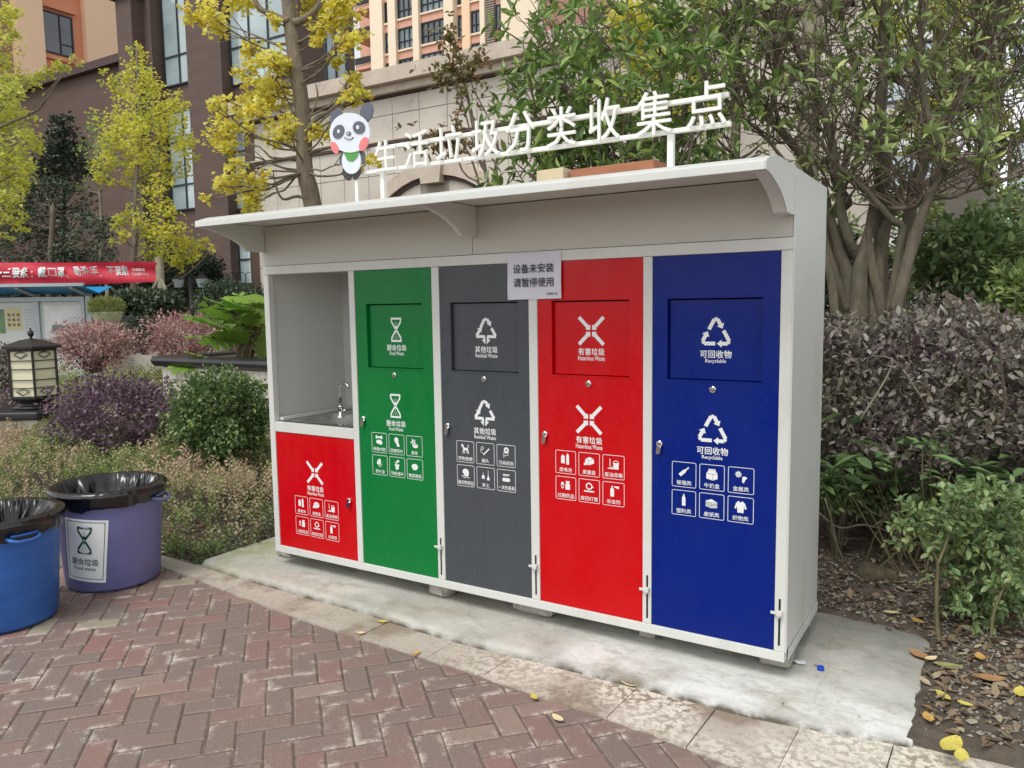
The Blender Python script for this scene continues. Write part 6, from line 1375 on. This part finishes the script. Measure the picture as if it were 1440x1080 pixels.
for k in range(3):
    c = rl+rt_*(-.22+.22*k)+Vector((0, 0, .25)); MB().tube([c+rt_*.13*math.cos(t)+Vector((0, 0, .15*math.sin(t))) for t in np.linspace(0, 6.3, 15)], .010, 4).build('curl', m_darkmetal, rg)
# terracotta figure behind the planter plant, seen as a reddish patch
# ------------------------------------------------------------------ leaves, litter and small things on the ground
m_fall = [M('fallen_yellow', (206, 192, 92), .6, var=.15, scale=30, dirt=(150, 116, 60), dscale=45, dlo=.55, dhi=.7), M('fallen_ochre', (196, 156, 84), .7, var=.2, scale=30, dirt=(130, 90, 54), dscale=45, dlo=.5, dhi=.7), M('fallen_cream', (226, 206, 160), .7, var=.15, scale=30), M('fallen_brown', (164, 124, 86), .8, var=.2, scale=30), M('fallen_olive', (150, 148, 92), .7, var=.2, scale=30)]
def fallen(px, py, L, mi, lb, seed, z=-.034, wd=.5, curl=.13):
    random.seed(seed); p = PZ(px, py, z)
    if px > 1200 or (px > 1140 and py < 860):
        for _ in range(4): p = PZ(px, py, max(soil_h(p.x, p.y), 0 if p.x < 3.6 and p.y < .7 else -1)+.008)
    a = random.uniform(0, 6.28); n = 7; m = MB(); fwd = Vector((math.cos(a), math.sin(a), 0)); sd_ = Vector((-math.sin(a), math.cos(a), 0))
    for i in range(n+1):
        t = i/n; w_ = L*wd*.5*math.sin(math.pi*min(1, .04+t*.96))**.75; c = p+fwd*(t-.5)*L+Vector((0, 0, .004+L*curl*(2*t-1)**2*.5)); z1 = L*curl*.35
        m.v += [tuple(c-sd_*w_+Vector((0, 0, z1*(w_/L*2+.2)))), tuple(c), tuple(c+sd_*w_+Vector((0, 0, z1*(w_/L*2))))]
    for i in range(n):
        for j in range(2): k = i*3+j; m.f.append((k, k+1, k+4, k+3))
    o = m.build('fallen_leaf', m_fall[mi], smooth=True); return tag(o, lb, 'leaf', 'fallen leaves on the ground')
FL = [(538, 875, .06, 0, 'yellow fallen leaf on the stone border below the green door'), (507, 891, .055, 2, 'cream fallen leaf in a dark stain on the stone border below the green door'), (585, 920, .055, 1, 'ochre fallen leaf at the brick edge below the grey door'), (688, 909, .06, 2, 'pale fallen leaf on the stone border below the grey door'), (751, 981, .055, 0, 'yellow fallen leaf on the bricks below the tall red door'), (784, 1011, .065, 2, 'pale yellow fallen leaf lying loose on the brick paving near the bottom edge'), (887, 963, .085, 2, 'large cream fallen leaf on the stone border below the tall red door'), (228, 757+20, .05, 0, 'small yellow fallen leaf beside the purple tub'), (1154, 855, .09, 2, 'tan fallen leaf touching the right back corner of the cabinet'), (1253, 862, .07, 2, 'cream fallen leaf on soil behind the concrete pad'), (1290, 874, .08, 1, 'curled ochre fallen leaf left of the forked stem'), (1272, 893, .07, 1, 'upright tan fallen leaf at the pad corner beside the forked stem'), (1293, 922, .11, 3, 'broad brown fallen leaf at the foot of the forked stem'), (1309, 927, .07, 2, 'cream and brown fallen leaf right at the foot of the forked stem'), (1333, 938, .11, 4, 'broad olive fallen leaf in front of the forked stem'), (1392, 955, .13, 3, 'long brown fallen leaf on the soil near the right edge'), (1327, 980, .08, 0, 'yellow fallen leaf on grey soil right of the concrete pad'), (1358, 991, .06, 0, 'narrow yellow fallen leaf on grey soil towards the right edge'), (1305, 1010, .075, 1, 'crumpled orange fallen leaf beside the front corner of the pad'), (1337, 1049, .13, 0, 'large bright yellow fallen leaf near the bottom right corner'), (1352, 1065, .09, 0, 'lime yellow fallen leaf below the large bright yellow one'), (1435, 975, .1, 0, 'yellow green fallen leaf cut by the right edge'), (1378, 925, .08, 1, 'yellow fallen leaf under the foreground shrub'), (343, 655+108, .05, 0, 'small pale fallen leaf on the moss left of the cabinet')]
for k, (px, py, L, mi, lb) in enumerate(FL): fallen(px, py, L, mi, lb, 200+k, z=(-.034 if py > 0 and px < 1100 and not (340 < px < 350) else .008))
# loose litter of brown leaves, chips and pebbles (uncountable)
rng = np.random.default_rng(300); P = []; D_ = []
while len(P) < 6500:
    x = rng.uniform(2.9, 6.0); y = rng.uniform(-.25, 2.4)
    if x < 3.6 and y < .76: continue
    if y < back_y(x)+.06: continue
    if rng.random() > (.95 if x > 3.6 else .6): continue
    P.append((x, y, soil_h(x, y)+.006)); v = rng.normal(size=3); v[2] *= .25; D_.append(v)
lt_ = leaf_cloud('leaf_litter', P, .040, L_litter, None, OVAL, np.array(D_), 1.6, rng=rng, jitter=.6); tag(lt_, kind='stuff')
P = []; D_ = []
while len(P) < 1300:
    x = rng.uniform(-1.6, .2); y = rng.uniform(-.16, 1.5)
    if x > -.5 and y > -.1 and rng.random() < .9: continue
    P.append((x, y, soil_l(x, y)+.015)); v = rng.normal(size=3); v[2] *= .3; D_.append(v)
lt2 = leaf_cloud('leaf_litter', P, .032, L_litter, None, OVAL, np.array(D_), 2., rng=rng, jitter=.6); tag(lt2, kind='stuff')
pb_ = MB(); random.seed(301); k = 0
while k < 5200:
    x = random.uniform(2.9, 6.0); y = random.uniform(-.2, 1.7)
    if (x < 3.62 and y < .76 and random.random() < .99) or y < back_y(x)+.05: continue
    s_ = random.uniform(.003, .011)*(1.7 if random.random() < .12 else 1); z = (soil_h(x, y) if not (x < 3.6 and y < .74) else .0)
    c = Vector((x, y, z+s_*.3)); vs = [c+Vector((random.uniform(.6, 1.2)*s_*a, random.uniform(.6, 1.2)*s_*b, random.uniform(.5, .9)*s_*d)) for a, b, d in ((1, 0, 0), (0, 1, 0), (-1, 0, 0), (0, -1, 0), (0, 0, 1), (0, 0, -1))]
    pb_.add(vs, [(0, 1, 4), (1, 2, 4), (2, 3, 4), (3, 0, 4), (1, 0, 5), (2, 1, 5), (3, 2, 5), (0, 3, 5)]); k += 1
o = pb_.build('gravel', M('grit', (150, 144, 132), .9, var=.35, scale=40), None); tag(o, kind='stuff')
tw_ = MB()
for k in range(260):
    x = random.uniform(3.6, 5.8); y = random.uniform(-.1, 1.8); a_ = random.uniform(0, 3.14); L = random.uniform(.05, .22); z = soil_h(x, y)+.008
    tw_.tube([(x, y, z), (x+math.cos(a_)*L*.5+.01, y+math.sin(a_)*L*.5, z+.015), (x+math.cos(a_)*L, y+math.sin(a_)*L, z+.003)], [.0028, .0022, .0014], 4)
o = tw_.build('fallen_twigs', m_barkpale, None); tag(o, kind='stuff')
# moss and small weeds along the border at the left
cover('weeds', [(-.95, -.16), (-.5, -.18), (-.46, .1), (-.7, .2), (-1.1, 0)], .07, 1500, .02, L_shrub, 45, .3, tmpl=DIAM)
# mossy stone in the hollow
p = PZ(1232, 812, .02); m = MB()
for i in range(9):
    for j in range(14):
        th_ = math.pi*(i+.5)/9; ph_ = 2*math.pi*j/14; v = Vector((math.sin(th_)*math.cos(ph_), math.sin(th_)*math.sin(ph_), math.cos(th_))); r_ = 1+.3*mnoise.noise(v*1.5+Vector((3, 3, 3))); m.v.append((p.x+v.x*.13*r_, p.y+v.y*.1*r_, p.z+v.z*.09*r_))
m.f = [(i*14+j, (i+1)*14+j, (i+1)*14+(j+1) % 14, i*14+(j+1) % 14) for i in range(8) for j in range(14)]
tag(m.build('mossy_stone', M('mossy_stone', (98, 90, 70), .95, var=.5, scale=14, bump=1., bscale=24, bdist=.03, dirt=(70, 66, 48), dscale=6), None, smooth=True), 'rounded mossy stone in the dark hollow under the hedge', 'stone')
# blue cap and paper scraps on the pad
q = PZ(1154, 942, 0); t = thing('bottle_cap', 'small blue plastic cap on the concrete pad near the blue door', 'cap', (q.x, q.y, 0)); MB().lathe([(0, .016), (.013, .016), (.015, .013), (.015, .0), (.013, 0)], 16, (q.x, q.y, .0)).build('cap', M('cap_blue', (20, 70, 190), .35), t, smooth=False)
for k, (px, py, L, lb) in enumerate([(1124, 932, .07, 'larger torn white paper scrap on the pad at the cabinet corner'), (1108, 938, .035, 'tiny white paper scrap nearest the cabinet corner')]):
    q = PZ(px, py, .004); random.seed(400+k); poly = [(q.x+L*.5*random.uniform(.6, 1.1)*math.cos(a_), q.y+L*.35*random.uniform(.6, 1.1)*math.sin(a_)) for a_ in np.linspace(0, 5.6, 7)]
    m = MB(); m.v = [(x, y, .006+random.uniform(0, .012)) for x, y in poly]+[(q.x, q.y, .012)]; n = len(poly); m.f = [(i, (i+1) % n, n) for i in range(n)]; tag(m.build('paper_scrap', m_paper), lb, 'paper scrap', 'paper scraps on the pad')
